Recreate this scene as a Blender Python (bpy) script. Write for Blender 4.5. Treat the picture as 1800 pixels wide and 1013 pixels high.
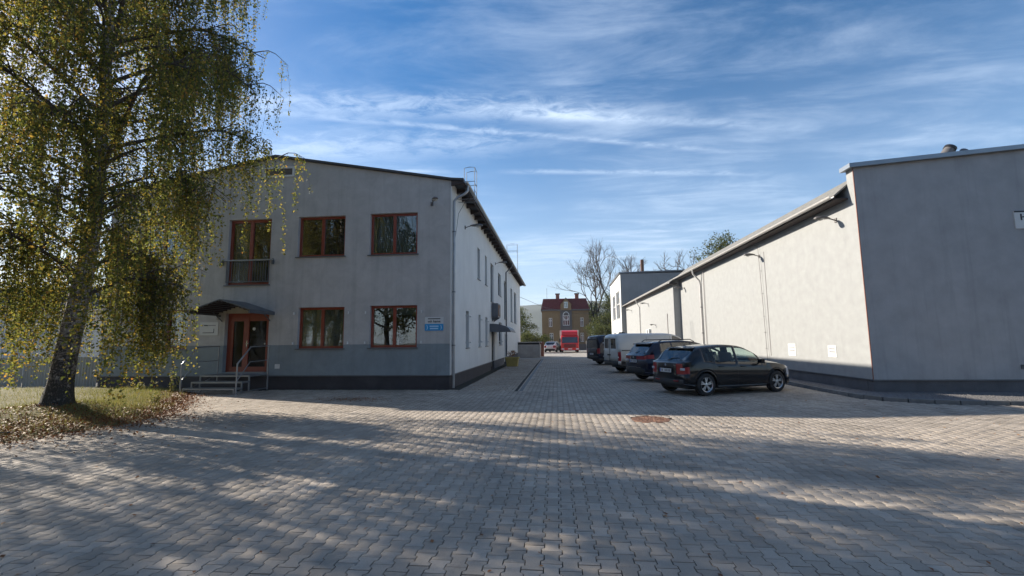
import bpy, math, random
import numpy as np
from mathutils import Vector, Matrix
R = math.radians
random.seed(11)
rng = np.random.default_rng(11)
scene = bpy.context.scene
for o in list(bpy.data.objects):
    bpy.data.objects.remove(o, do_unlink=True)
col = scene.collection

# ------------------------------------------------------------------ camera
CAM_H = 1.65
PITCH, YAW, ROLL = R(6.578), R(5.470), 0.0096
cam = bpy.data.cameras.new('camera')
cam.sensor_width = 36.0
cam.lens = 16.0
cam.clip_start = 0.05
cam.clip_end = 8000
camo = bpy.data.objects.new('camera', cam)
col.objects.link(camo)
camo.matrix_world = (Matrix.Translation((0, 0, CAM_H)) @ Matrix.Rotation(YAW, 4, 'Z')
                     @ Matrix.Rotation(R(90) + PITCH, 4, 'X') @ Matrix.Rotation(-ROLL, 4, 'Z'))
scene.camera = camo

# ------------------------------------------------------------------ sky and sun
SUN_EL, SUN_AZ = R(27.2), R(19.0)       # azimuth: degrees forward of due left (-X)
sun_vec = Vector((-math.cos(SUN_AZ) * math.cos(SUN_EL), math.sin(SUN_AZ) * math.cos(SUN_EL), math.sin(SUN_EL)))
world = bpy.data.worlds.new('World')
scene.world = world
world.use_nodes = True
wn, wl = world.node_tree.nodes, world.node_tree.links
wn.clear()
wo = wn.new('ShaderNodeOutputWorld')
bg = wn.new('ShaderNodeBackground')
bg.inputs['Strength'].default_value = 0.072
sky = wn.new('ShaderNodeTexSky')
sky.sky_type = 'NISHITA'
sky.sun_disc = False
sky.sun_elevation = SUN_EL
sky.sun_rotation = -math.atan2(-sun_vec.x, sun_vec.y)
sky.air_density = 1.0
sky.dust_density = 1.0
sky.ozone_density = 2.2
sky.altitude = 300
tc = wn.new('ShaderNodeTexCoord')
def wmath(op, a, b=None, c=None):
    n = wn.new('ShaderNodeMath'); n.operation = op
    for i, v in enumerate((a, b, c)):
        if v is None: continue
        if isinstance(v, (int, float)): n.inputs[i].default_value = v
        else: wl.new(v, n.inputs[i])
    return n.outputs[0]
sep = wn.new('ShaderNodeSeparateXYZ'); wl.new(tc.outputs['Generated'], sep.inputs[0])
zz = wmath('MAXIMUM', wmath('ADD', sep.outputs['Z'], 0.02), 0.04)
pu = wmath('DIVIDE', sep.outputs['X'], zz)
pv = wmath('DIVIDE', sep.outputs['Y'], zz)
def wnoise(su, sv, scale, detail, rough, dist=0.0, off=0.0):
    cb = wn.new('ShaderNodeCombineXYZ')
    wl.new(wmath('ADD', wmath('MULTIPLY', pu, su), off), cb.inputs[0])
    wl.new(wmath('MULTIPLY', pv, sv), cb.inputs[1])
    n = wn.new('ShaderNodeTexNoise'); n.inputs['Scale'].default_value = scale
    n.inputs['Detail'].default_value = detail; n.inputs['Roughness'].default_value = rough
    n.inputs['Distortion'].default_value = dist
    wl.new(cb.outputs[0], n.inputs['Vector'])
    return n.outputs['Fac']
def wramp(v, a, b, lo=0.0, hi=1.0):
    n = wn.new('ShaderNodeMapRange'); n.interpolation_type = 'SMOOTHSTEP'
    n.inputs['From Min'].default_value = a; n.inputs['From Max'].default_value = b
    n.inputs['To Min'].default_value = lo; n.inputs['To Max'].default_value = hi
    wl.new(v, n.inputs['Value'])
    return n.outputs[0]
big = wnoise(0.55, 0.5, 1.0, 5, 0.55, 0.6, 3.1)
streak = wnoise(0.8, 2.2, 1.5, 9, 0.66, 0.45, 7.7)
fine = wnoise(3.0, 5.0, 2.2, 8, 0.7, 0.6, 1.3)
veil = wmath('MULTIPLY', wramp(big, 0.30, 0.66), wramp(streak, 0.36, 0.80))
veil = wmath('ADD', wmath('MULTIPLY', veil, 0.44), wmath('MULTIPLY', wramp(big, 0.3, 0.75), 0.05))
def trail(v0, slope, half, strength, u0, u1, soft):
    """A thin high trail across the sky: v = v0 + slope * u."""
    d = wmath('ABSOLUTE', wmath('SUBTRACT', wmath('ADD', pv, wmath('MULTIPLY', wmath('SUBTRACT', fine, 0.5), soft)),
                                wmath('ADD', wmath('MULTIPLY', pu, slope), v0)))
    m = wramp(d, 0.0, half, 1.0, 0.0)
    m = wmath('MULTIPLY', m, wmath('MULTIPLY', wramp(pu, u0, u0 + 0.35), wramp(pu, u1 - 0.5, u1, 1.0, 0.0)))
    return wmath('MULTIPLY', wmath('MULTIPLY', m, wramp(fine, 0.28, 0.66)), strength)
for t in ((1.83, 0.17, 0.17, 0.42, -1.7, 0.55, 0.16), (1.87, 0.20, 0.07, 0.26, -0.3, 1.3, 0.06), (2.06, 0.30, 0.045, 0.28, -1.2, 1.1, 0.04),
          (2.50, 0.13, 0.06, 0.28, -0.4, 1.4, 0.05), (2.52, 0.16, 0.05, 0.35, -1.7, -0.4, 0.05), (2.12, 0.05, 0.24, 0.32, -1.7, 0.1, 0.3)):
    veil = wmath('ADD', veil, trail(*t))
low = wramp(sep.outputs['Z'], 0.0, 0.58, 0.46, 0.0)
veil = wmath('MINIMUM', wmath('ADD', veil, low), 0.92)
hs = wn.new('ShaderNodeHueSaturation'); hs.inputs['Saturation'].default_value = 1.6
wl.new(sky.outputs[0], hs.inputs['Color'])
mixc = wn.new('ShaderNodeMix'); mixc.data_type = 'RGBA'
wl.new(veil, mixc.inputs['Factor'])
wl.new(hs.outputs['Color'], mixc.inputs['A'])
mixc.inputs['B'].default_value = (6.6, 7.9, 9.7, 1)
wl.new(mixc.outputs['Result'], bg.inputs['Color'])
wl.new(bg.outputs[0], wo.inputs[0])

sun = bpy.data.lights.new('sun', 'SUN')
sun.energy = 5.0
sun.angle = R(0.55)
sun.color = (1.0, 0.915, 0.79)
suno = bpy.data.objects.new('sun', sun)
suno['label'] = 'low autumn sun'
suno.rotation_euler = sun_vec.to_track_quat('Z', 'Y').to_euler()
suno.location = (-20, 10, 30)
col.objects.link(suno)

scene.render.engine = 'CYCLES'
scene.view_settings.view_transform = 'Standard'
scene.view_settings.look = 'None'
scene.view_settings.gamma = 1.0
scene.view_settings.exposure = 0.94
scene.view_settings.use_curve_mapping = False
scene.cycles.max_bounces = 7
scene.cycles.transparent_max_bounces = 16
scene.render.resolution_x, scene.render.resolution_y = 1024, 576

# ------------------------------------------------------------------ materials
MATS = {}
def principled(name):
    m = bpy.data.materials.new(name); m.use_nodes = True
    nt = m.node_tree
    return m, nt, nt.nodes['Principled BSDF']
class NT:
    def __init__(s, nt): s.n, s.l = nt.nodes, nt.links
    def math(s, op, a, b=None, c=None):
        n = s.n.new('ShaderNodeMath'); n.operation = op
        for i, v in enumerate((a, b, c)):
            if v is None: continue
            if isinstance(v, (int, float)): n.inputs[i].default_value = v
            else: s.l.new(v, n.inputs[i])
        return n.outputs[0]
    def pos(s, obj=False):
        if obj: return s.n.new('ShaderNodeTexCoord').outputs['Object']
        return s.n.new('ShaderNodeNewGeometry').outputs['Position']
    def scale(s, v, sc):
        n = s.n.new('ShaderNodeMapping'); n.inputs['Scale'].default_value = sc
        s.l.new(v, n.inputs['Vector']); return n.outputs[0]
    def noise(s, v, scale, detail=4, rough=0.55, dist=0.0):
        n = s.n.new('ShaderNodeTexNoise'); n.inputs['Scale'].default_value = scale
        n.inputs['Detail'].default_value = detail; n.inputs['Roughness'].default_value = rough
        n.inputs['Distortion'].default_value = dist
        s.l.new(v, n.inputs['Vector']); return n.outputs['Fac']
    def ramp(s, v, a, b, lo=0.0, hi=1.0):
        n = s.n.new('ShaderNodeMapRange')
        for k, x in (('From Min', a), ('From Max', b), ('To Min', lo), ('To Max', hi)): n.inputs[k].default_value = x
        s.l.new(v, n.inputs['Value']); return n.outputs[0]
    def mix(s, f, a, b, blend='MIX'):
        n = s.n.new('ShaderNodeMix'); n.data_type = 'RGBA'; n.blend_type = blend
        for k, v in (('Factor', f), ('A', a), ('B', b)):
            if isinstance(v, (int, float)): n.inputs[k].default_value = v
            elif isinstance(v, tuple): n.inputs[k].default_value = (*v[:3], 1)
            else: s.l.new(v, n.inputs[k])
        return n.outputs['Result']
    def bump(s, h, strength, dist=0.02):
        n = s.n.new('ShaderNodeBump'); n.inputs['Strength'].default_value = strength
        n.inputs['Distance'].default_value = dist
        s.l.new(h, n.inputs['Height']); return n.outputs[0]
    def cramp(s, v, stops):
        n = s.n.new('ShaderNodeValToRGB')
        e = n.color_ramp.elements
        while len(e) < len(stops): e.new(0.5)
        for i, (p, c) in enumerate(stops): e[i].position = p; e[i].color = (*c, 1)
        s.l.new(v, n.inputs[0]); return n.outputs[0]

def M(name, c, rough=0.6, var=0.12, vscale=3.0, bump=0.0, bscale=60, metal=0.0, coat=0.0, spec=0.5, streak=0.0, dirt=None, obj=False):
    """A plain surface with uneven tone, fine relief and optional run-off streaks."""
    if name in MATS: return MATS[name]
    m, nt, b = principled(name); t = NT(nt)
    p = t.pos(obj)
    v = t.ramp(t.noise(p, vscale, 6, 0.6), 0.25, 0.75, 1 - var, 1 + var)
    colr = t.mix(1.0, c, t.mix(0.0, (0, 0, 0), (0, 0, 0)), 'MIX') if False else None
    cm = nt.nodes.new('ShaderNodeVectorMath'); cm.operation = 'SCALE'
    cm.inputs[0].default_value = c; nt.links.new(v, cm.inputs['Scale'])
    out = cm.outputs[0]
    if streak:
        s = t.ramp(t.noise(t.scale(p, (5.0, 5.0, 0.22)), 1.0, 5, 0.65, 0.4), 0.52, 0.8, 0.0, streak)
        out = t.mix(s, out, tuple(x * 0.55 for x in c))
    if dirt:
        s = t.ramp(t.noise(p, 1.3, 8, 0.7, 0.5), 0.5, 0.72, 0.0, dirt[0])
        out = t.mix(s, out, dirt[1])
    nt.links.new(out, b.inputs['Base Color'])
    b.inputs['Roughness'].default_value = rough
    b.inputs['Metallic'].default_value = metal
    b.inputs['Specular IOR Level'].default_value = spec
    b.inputs['Coat Weight'].default_value = coat
    b.inputs['Coat Roughness'].default_value = 0.03
    if bump:
        nt.links.new(t.bump(t.noise(p, bscale, 5, 0.65), bump), b.inputs['Normal'])
    MATS[name] = m
    return m

def glass_mat(name, tint, refl=1.45, rough=0.0):
    m = bpy.data.materials.new(name); m.use_nodes = True
    nt = m.node_tree; nt.nodes.clear(); t = NT(nt)
    o = nt.nodes.new('ShaderNodeOutputMaterial'); mx = nt.nodes.new('ShaderNodeMixShader')
    tr = nt.nodes.new('ShaderNodeBsdfTransparent'); tr.inputs[0].default_value = (*tint, 1)
    gl = nt.nodes.new('ShaderNodeBsdfGlossy'); gl.inputs['Roughness'].default_value = rough
    lw = nt.nodes.new('ShaderNodeLayerWeight'); lw.inputs['Blend'].default_value = 0.5
    fac = t.math('ADD', t.math('MULTIPLY', t.math('POWER', lw.outputs['Facing'], 5.0), 1 - refl), refl)
    wav = t.bump(t.noise(t.pos(), 0.8, 2), 0.05, 0.05)
    nt.links.new(wav, gl.inputs['Normal'])
    nt.links.new(fac, mx.inputs[0]); nt.links.new(tr.outputs[0], mx.inputs[1]); nt.links.new(gl.outputs[0], mx.inputs[2])
    nt.links.new(mx.outputs[0], o.inputs[0])
    MATS[name] = m
    return m
glass_mat('window_glass', (0.60, 0.65, 0.64), 0.17)
glass_mat('car_glass', (0.80, 0.90, 0.86), 0.045)
glass_mat('door_glass', (0.35, 0.36, 0.36), 0.03)
glass_mat('dark_car_glass', (0.10, 0.12, 0.14), 0.13)

def leaf_mat(name, stops, trans=0.45, rough=0.6):
    m = bpy.data.materials.new(name); m.use_nodes = True
    nt = m.node_tree; nt.nodes.clear(); t = NT(nt)
    o = nt.nodes.new('ShaderNodeOutputMaterial')
    rnd = nt.nodes.new('ShaderNodeNewGeometry').outputs['Random Per Island']
    patch = t.noise(t.pos(), 0.9, 3, 0.6)
    f = t.math('ADD', t.math('MULTIPLY', rnd, 0.75), t.math('MULTIPLY', t.ramp(patch, 0.3, 0.7), 0.25))
    c = t.cramp(f, stops)
    pb = nt.nodes.new('ShaderNodeBsdfPrincipled'); pb.inputs['Roughness'].default_value = rough
    pb.inputs['Specular IOR Level'].default_value = 0.3
    tl = nt.nodes.new('ShaderNodeBsdfTranslucent')
    mx = nt.nodes.new('ShaderNodeMixShader'); mx.inputs[0].default_value = trans
    nt.links.new(c, pb.inputs['Base Color']); nt.links.new(c, tl.inputs[0])
    nt.links.new(pb.outputs[0], mx.inputs[1]); nt.links.new(tl.outputs[0], mx.inputs[2]); nt.links.new(mx.outputs[0], o.inputs[0])
    MATS[name] = m
    return m
leaf_mat('birch_leaf', [(0.0, (0.065, 0.085, 0.020)), (0.35, (0.145, 0.165, 0.036)), (0.62, (0.26, 0.25, 0.05)), (0.84, (0.42, 0.29, 0.05)), (1.0, (0.52, 0.22, 0.05))], 0.64)
leaf_mat('green_leaf', [(0.0, (0.03, 0.045, 0.012)), (0.5, (0.075, 0.095, 0.022)), (1.0, (0.17, 0.16, 0.035))], 0.4)
leaf_mat('fallen_leaf', [(0.0, (0.06, 0.025, 0.012)), (0.4, (0.20, 0.07, 0.022)), (0.78, (0.36, 0.15, 0.045)), (1.0, (0.40, 0.27, 0.13))], 0.1)
leaf_mat('grass_blade', [(0.0, (0.12, 0.15, 0.035)), (0.5, (0.27, 0.26, 0.07)), (1.0, (0.46, 0.36, 0.14))], 0.35)

def paver_mat():
    m, nt, b = principled('paver_concrete'); t = NT(nt)
    p = t.pos()
    isl = nt.nodes.new('ShaderNodeNewGeometry').outputs['Random Per Island']
    obr = nt.nodes.new('ShaderNodeObjectInfo').outputs['Random']
    r = t.math('FRACT', t.math('ADD', isl, t.math('MULTIPLY', obr, 7.31)))
    c = t.cramp(r, [(0.0, (0.34, 0.288, 0.232)), (0.5, (0.395, 0.335, 0.272)), (1.0, (0.45, 0.384, 0.315))])
    big = t.ramp(t.noise(p, 0.6, 8, 0.68, 0.6), 0.28, 0.72, 0.68, 1.18)
    grit = t.ramp(t.noise(p, 130, 3, 0.6), 0.3, 0.7, 0.86, 1.12)
    vm = nt.nodes.new('ShaderNodeVectorMath'); vm.operation = 'SCALE'
    nt.links.new(c, vm.inputs[0]); nt.links.new(t.math('MULTIPLY', big, grit), vm.inputs['Scale'])
    stain = t.ramp(t.noise(p, 1.7, 9, 0.75, 0.9), 0.56, 0.74, 0.0, 0.6)
    nt.links.new(t.mix(stain, vm.outputs[0], (0.12, 0.11, 0.10)), b.inputs['Base Color'])
    b.inputs['Roughness'].default_value = 0.78
    b.inputs['Specular IOR Level'].default_value = 0.35
    nt.links.new(t.bump(t.noise(p, 170, 4, 0.7), 0.25, 0.006), b.inputs['Normal'])
    MATS['paver_concrete'] = m
paver_mat()

def facade_mat():
    """Grey render above, slate-blue painted band below 1.57 m."""
    m, nt, b = principled('facade_render'); t = NT(nt)
    p = t.pos()
    z = nt.nodes.new('ShaderNodeSeparateXYZ'); nt.links.new(p, z.inputs[0])
    edge = t.math('ADD', z.outputs['Z'], t.math('MULTIPLY', t.math('SUBTRACT', t.noise(p, 9, 3), 0.5), 0.012))
    f = t.math('LESS_THAN', edge, 1.565)
    c = t.mix(f, (0.49, 0.475, 0.455), (0.255, 0.29, 0.305))
    v = t.ramp(t.noise(p, 1.4, 9, 0.7, 0.5), 0.25, 0.75, 0.80, 1.16)
    st = t.ramp(t.noise(t.scale(p, (4.0, 4.0, 0.16)), 1.0, 6, 0.65, 0.3), 0.5, 0.82, 0.0, 0.34)
    vm = nt.nodes.new('ShaderNodeVectorMath'); vm.operation = 'SCALE'
    nt.links.new(c, vm.inputs[0]); nt.links.new(v, vm.inputs['Scale'])
    nt.links.new(t.mix(st, vm.outputs[0], (0.15, 0.15, 0.14)), b.inputs['Base Color'])
    b.inputs['Roughness'].default_value = 0.9
    nt.links.new(t.bump(t.noise(p, 55, 5, 0.7), 0.35, 0.012), b.inputs['Normal'])
    MATS['facade_render'] = m
facade_mat()

def bark_mat():
    m, nt, b = principled('birch_bark'); t = NT(nt)
    p = t.pos()
    z = nt.nodes.new('ShaderNodeSeparateXYZ'); nt.links.new(p, z.inputs[0])
    n1 = t.noise(t.scale(p, (2.6, 2.6, 7.5)), 2.4, 9, 0.72, 1.3)
    n2 = t.noise(t.scale(p, (1.6, 1.6, 0.8)), 7.0, 8, 0.75, 1.2)
    dark = t.math('ADD', t.ramp(n1, 0.50, 0.56, 0.0, 0.9), t.ramp(t.math('ADD', n2, t.ramp(z.outputs['Z'], 0.0, 2.6, 0.30, 0.0)), 0.62, 0.72, 0.0, 1.0))
    dark = t.math('MINIMUM', dark, 1.0)
    c = t.mix(dark, t.mix(t.noise(p, 14, 4), (0.60, 0.56, 0.51), (0.40, 0.35, 0.31)), (0.045, 0.045, 0.04))
    nt.links.new(c, b.inputs['Base Color'])
    b.inputs['Roughness'].default_value = 0.85
    nt.links.new(t.bump(t.math('SUBTRACT', t.noise(p, 22, 6, 0.7), t.math('MULTIPLY', dark, 0.7)), 0.9, 0.05), b.inputs['Normal'])
    MATS['birch_bark'] = m
bark_mat()

def shingle_mat(name, c):
    m, nt, b = principled(name); t = NT(nt)
    p = t.pos()
    br = nt.nodes.new('ShaderNodeTexNoise'); br.inputs['Scale'].default_value = 7; nt.links.new(t.scale(p, (1, 1, 3)), br.inputs['Vector'])
    v = t.ramp(br.outputs['Fac'], 0.3, 0.7, 0.75, 1.2)
    vm = nt.nodes.new('ShaderNodeVectorMath'); vm.operation = 'SCALE'; vm.inputs[0].default_value = c
    nt.links.new(v, vm.inputs['Scale']); nt.links.new(vm.outputs[0], b.inputs['Base Color'])
    b.inputs['Roughness'].default_value = 0.9
    nt.links.new(t.bump(t.noise(p, 40, 4, 0.7), 0.6, 0.02), b.inputs['Normal'])
    MATS[name] = m
shingle_mat('bitumen_roof', (0.19, 0.185, 0.17))

M('plinth_brown', (0.050, 0.044, 0.048), 0.75, 0.25, 2.0, 0.5, 45, dirt=(0.4, (0.10, 0.095, 0.09)))
M('plinth_grey', (0.105, 0.105, 0.112), 0.8, 0.22, 2.0, 0.5, 45, dirt=(0.4, (0.17, 0.16, 0.15)))
M('side_render', (0.72, 0.71, 0.68), 0.9, 0.08, 0.8, 0.3, 55, streak=0.28)
M('hall_render', (0.33, 0.335, 0.33), 0.9, 0.09, 3.5, 0.6, 40, streak=0.14, dirt=(0.22, (0.33, 0.33, 0.32)))
M('hall_front_render', (0.385, 0.385, 0.385), 0.9, 0.13, 1.6, 0.35, 50, streak=0.42, dirt=(0.25, (0.30, 0.31, 0.32)))
M('white_render', (0.72, 0.71, 0.68), 0.9, 0.07, 0.8, 0.2, 30, streak=0.25)
M('shaded_white_render', (0.20, 0.21, 0.22), 0.9, 0.14, 0.5, 0.2, 30, streak=0.4)  # shaded face of the white building: shade put into the colour
M('red_brown_wood', (0.25, 0.045, 0.02), 0.42, 0.15, 6.0, 0.1, 30, coat=0.3)
M('door_wood', (0.26, 0.05, 0.024), 0.42, 0.15, 6.0, 0.1, 30, coat=0.3)
M('zinc', (0.33, 0.34, 0.35), 0.42, 0.15, 3.0, 0.05, 20, metal=0.75)
M('galvanised', (0.30, 0.31, 0.32), 0.45, 0.15, 4.0, 0.05, 30, metal=0.6)
M('dark_zinc', (0.13, 0.14, 0.155), 0.45, 0.12, 3.0, 0.05, 20, metal=0.5)
M('cap_sheet', (0.27, 0.30, 0.33), 0.4, 0.1, 2.0, 0.05, 20, metal=0.5)
M('gutter_pale', (0.60, 0.58, 0.55), 0.45, 0.12, 3.0, 0.05, 20, metal=0.25)
M('soffit_wood', (0.055, 0.040, 0.035), 0.8, 0.25, 4.0, 0.2, 20)
M('roof_sheet', (0.060, 0.062, 0.066), 0.6, 0.15, 3.0, 0.1, 20)
M('room_wall', (0.14, 0.14, 0.135), 0.9, 0.1)
M('blind', (0.47, 0.50, 0.47), 0.8, 0.05, 2.0)
M('curtain', (0.50, 0.52, 0.52), 0.9, 0.1, 4.0)
M('door_film', (0.22, 0.20, 0.20), 0.5, 0.08)
M('white_plastic', (0.68, 0.68, 0.66), 0.45, 0.05)
M('white_board', (0.62, 0.62, 0.60), 0.4, 0.04)
M('paper', (0.66, 0.66, 0.63), 0.7, 0.03)
M('ink', (0.012, 0.012, 0.016), 0.5, 0.05)
M('grey_ink', (0.22, 0.22, 0.23), 0.6, 0.05)
M('sign_blue', (0.02, 0.30, 0.62), 0.4, 0.05)
M('pale_blue', (0.45, 0.68, 0.85), 0.4, 0.05)
M('orange_red', (0.60, 0.10, 0.03), 0.4, 0.05)
M('lamp_body', (0.16, 0.15, 0.145), 0.55, 0.15, 8.0, metal=0.3)
M('lamp_glass', (0.42, 0.42, 0.40), 0.15, 0.1)
M('rust', (0.17, 0.085, 0.05), 0.75, 0.35, 9.0, 0.4, 60, metal=0.2)
M('conduit', (0.40, 0.37, 0.35), 0.6, 0.1)
M('cast_iron', (0.22, 0.115, 0.07), 0.7, 0.3, 12.0, 0.4, 60)
M('brick_red', (0.24, 0.095, 0.06), 0.85, 0.2, 6, 0.3, 30)
M('gravel', (0.16, 0.15, 0.145), 0.95, 0.35, 18.0, 0.9, 60)
M('soil', (0.080, 0.068, 0.040), 0.95, 0.35, 6.0, 0.8, 40)
M('turf', (0.15, 0.13, 0.05), 0.95, 0.3, 8.0, 0.8, 40)
M('joint_sand', (0.026, 0.024, 0.022), 0.95, 0.25, 8.0, 0.4, 60)
M('asphalt', (0.30, 0.28, 0.255), 0.95, 0.15, 1.2, 0.4, 60, dirt=(0.5, (0.2, 0.18, 0.15)))
M('kerb_concrete', (0.19, 0.185, 0.175), 0.9, 0.2, 3.0, 0.4, 50, dirt=(0.5, (0.09, 0.09, 0.08)))
M('concrete', (0.36, 0.33, 0.30), 0.9, 0.2, 2.0, 0.4, 30, streak=0.5)
M('yellow_plastic', (0.42, 0.33, 0.10), 0.6, 0.2, 4.0, dirt=(0.3, (0.2, 0.17, 0.08)))
M('fence_sheet', (0.30, 0.31, 0.31), 0.55, 0.1, 3.0, metal=0.3)
M('neighbour_wall', (0.62, 0.61, 0.58), 0.9, 0.1, 0.8, 0.2, 30, streak=0.3)
M('corrugated', (0.085, 0.085, 0.09), 0.6, 0.2, 2.0)
M('twig', (0.060, 0.042, 0.034), 0.8, 0.2)
M('grey_bark', (0.085, 0.070, 0.060), 0.9, 0.25, 5.0)
M('house_ochre', (0.25, 0.165, 0.085), 0.9, 0.18, 0.4, 0.2, 20, streak=0.35)
M('house_grey', (0.13, 0.115, 0.11), 0.9, 0.15, 0.6, 0.2, 20)
M('red_tile', (0.14, 0.026, 0.026), 0.75, 0.25, 2.5, 0.4, 8)
M('hill_forest', (0.055, 0.065, 0.035), 0.95, 0.35, 0.03, 0)
M('tyre', (0.016, 0.016, 0.017), 0.8, 0.15, 20.0, 0.2, 90, obj=True)
M('alloy', (0.52, 0.53, 0.55), 0.3, 0.05, 4.0, metal=0.9, obj=True)
M('steel_wheel', (0.25, 0.26, 0.27), 0.45, 0.1, 4.0, metal=0.6, obj=True)
M('black_plastic', (0.022, 0.022, 0.024), 0.55, 0.15, 9.0, 0.1, 120, obj=True)
M('car_black', (0.004, 0.004, 0.006), 0.4, 0.1, 2.0, coat=0.8, spec=0.15, obj=True)
M('car_navy', (0.003, 0.005, 0.020), 0.4, 0.1, 2.0, coat=0.8, spec=0.15, obj=True)
M('car_dark_blue', (0.005, 0.008, 0.022), 0.4, 0.1, 2.0, coat=0.7, spec=0.15, obj=True)
M('van_white', (0.55, 0.56, 0.54), 0.35, 0.06, 2.0, coat=0.5, dirt=(0.35, (0.40, 0.38, 0.34)), obj=True)
M('car_silver', (0.55, 0.57, 0.58), 0.3, 0.05, 2.0, coat=0.8, obj=True)
M('truck_red', (0.50, 0.014, 0.012), 0.35, 0.06, 2.0, coat=0.6, obj=True)
M('lamp_red', (0.26, 0.006, 0.012), 0.3, 0.1, 8.0, coat=0.15, obj=True)
M('lamp_clear', (0.55, 0.56, 0.60), 0.12, 0.1, coat=1.0, obj=True)
M('chrome', (0.6, 0.6, 0.62), 0.15, 0.02, metal=1.0, obj=True)
M('seat_cloth', (0.03, 0.03, 0.034), 0.9, 0.15, obj=True)
M('plate_white', (0.62, 0.63, 0.64), 0.4, 0.04, obj=True)
M('plate_blue', (0.03, 0.09, 0.40), 0.4, 0.04, obj=True)
M('pink_render', (0.55, 0.30, 0.25), 0.9, 0.1, 0.8, 0.2, 30, streak=0.2)
M('wall_green', (0.07, 0.09, 0.05), 0.9, 0.2)

# ------------------------------------------------------------------ mesh helpers
ORG = {}
def origin_of(o): return ORG.get(o.name, Vector((0, 0, 0)))
def tag(o, label=None, cat=None, group=None, kind=None):
    if label: o['label'] = label
    if cat: o['category'] = cat
    if group: o['group'] = group
    if kind: o['kind'] = kind
    return o
def thing(name, loc, label, cat, group=None, rz=0.0, local=False):
    o = bpy.data.objects.new(name, None); col.objects.link(o)
    o.empty_display_size = 0.3
    o.location = loc; o.rotation_euler = (0, 0, rz)
    ORG[o.name] = Vector((0, 0, 0)) if local else Vector(loc)
    return tag(o, label, cat, group)
def link_mesh(name, me, parent=None, loc=None):
    o = bpy.data.objects.new(name, me); col.objects.link(o)
    if parent is not None:
        o.parent = parent; ORG[o.name] = origin_of(parent)
    elif loc is not None:
        o.location = loc; ORG[o.name] = Vector(loc)
    return o
def smooth(me, ang=35):
    me.polygons.foreach_set('use_smooth', np.ones(len(me.polygons), bool))
    me.set_sharp_from_angle(angle=R(ang))
class MB:
    def __init__(s): s.v, s.f = [], []
    def add(s, vs, fs):
        o = len(s.v); s.v += [tuple(p) for p in vs]; s.f += [tuple(i + o for i in f) for f in fs]; return s
    def box(s, x0, x1, y0, y1, z0, z1):
        return s.add([(x0, y0, z0), (x1, y0, z0), (x1, y1, z0), (x0, y1, z0), (x0, y0, z1), (x1, y0, z1), (x1, y1, z1), (x0, y1, z1)],
                     [(3, 2, 1, 0), (4, 5, 6, 7), (0, 1, 5, 4), (1, 2, 6, 5), (2, 3, 7, 6), (3, 0, 4, 7)])
    def obox(s, c, ax, ay, az):
        """Box with centre c and half-axis vectors."""
        c, ax, ay, az = map(Vector, (c, ax, ay, az))
        vs = [c + ax * i + ay * j + az * k for k in (-1, 1) for (i, j) in ((-1, -1), (1, -1), (1, 1), (-1, 1))]
        return s.add(vs, [(3, 2, 1, 0), (4, 5, 6, 7), (0, 1, 5, 4), (1, 2, 6, 5), (2, 3, 7, 6), (3, 0, 4, 7)])
    def tube(s, pts, r, n=8, cap=True):
        pts = [Vector(p) for p in pts]; m = len(pts)
        rs = r if isinstance(r, (list, tuple)) else [r] * m
        vs, fs = [], []; up = None
        for i, p in enumerate(pts):
            d = (pts[min(i + 1, m - 1)] - pts[max(i - 1, 0)]).normalized()
            if up is None:
                up = Vector((0, 0, 1)) if abs(d.z) < 0.9 else Vector((1, 0, 0))
            a = d.cross(up).normalized(); b = a.cross(d).normalized(); up = b
            for k in range(n):
                t = 2 * math.pi * k / n
                vs.append(p + (a * math.cos(t) + b * math.sin(t)) * rs[i])
        for i in range(m - 1):
            for k in range(n):
                k2 = (k + 1) % n
                fs.append((i * n + k, i * n + k2, (i + 1) * n + k2, (i + 1) * n + k))
        if cap: fs += [tuple(range(n - 1, -1, -1)), tuple((m - 1) * n + k for k in range(n))]
        return s.add(vs, fs)
    def lathe(s, prof, c, axis='z', n=24):
        """prof: (radius, height) pairs."""
        vs, fs = [], []
        for (r, h) in prof:
            for k in range(n):
                t = 2 * math.pi * k / n; a, b = r * math.cos(t), r * math.sin(t)
                p = {'z': (a, b, h), 'y': (a, h, b), 'x': (h, a, b)}[axis]
                vs.append((c[0] + p[0], c[1] + p[1], c[2] + p[2]))
        for i in range(len(prof) - 1):
            for k in range(n):
                k2 = (k + 1) % n; fs.append((i * n + k, i * n + k2, (i + 1) * n + k2, (i + 1) * n + k))
        return s.add(vs, fs)
    def prism(s, poly, axis, a, b):
        """Extrude a 2-D polygon along an axis from a to b. axis x: (y,z); y: (x,z); z: (x,y)."""
        f3 = {'x': lambda p, h: (h, p[0], p[1]), 'y': lambda p, h: (p[0], h, p[1]), 'z': lambda p, h: (p[0], p[1], h)}[axis]
        n = len(poly)
        vs = [f3(p, a) for p in poly] + [f3(p, b) for p in poly]
        fs = [tuple(range(n)), tuple(range(2 * n - 1, n - 1, -1))] + [(k, (k + 1) % n + 0, (k + 1) % n + n, k + n) for k in range(n)]
        return s.add(vs, fs)
    def build(s, name, mat, parent=None, sm=None, loc=None):
        o0 = origin_of(parent) if parent is not None else Vector(loc or (0, 0, 0))
        me = bpy.data.meshes.new(name)
        me.from_pydata([(x - o0.x, y - o0.y, z - o0.z) for x, y, z in s.v], [], s.f)
        me.update()
        import bmesh
        bm = bmesh.new(); bm.from_mesh(me); bmesh.ops.recalc_face_normals(bm, faces=bm.faces); bm.to_mesh(me); bm.free()
        if sm: smooth(me, sm)
        me.materials.append(MATS[mat])
        return link_mesh(name, me, parent, loc)
def B(*a): return MB().box(*a)
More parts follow.
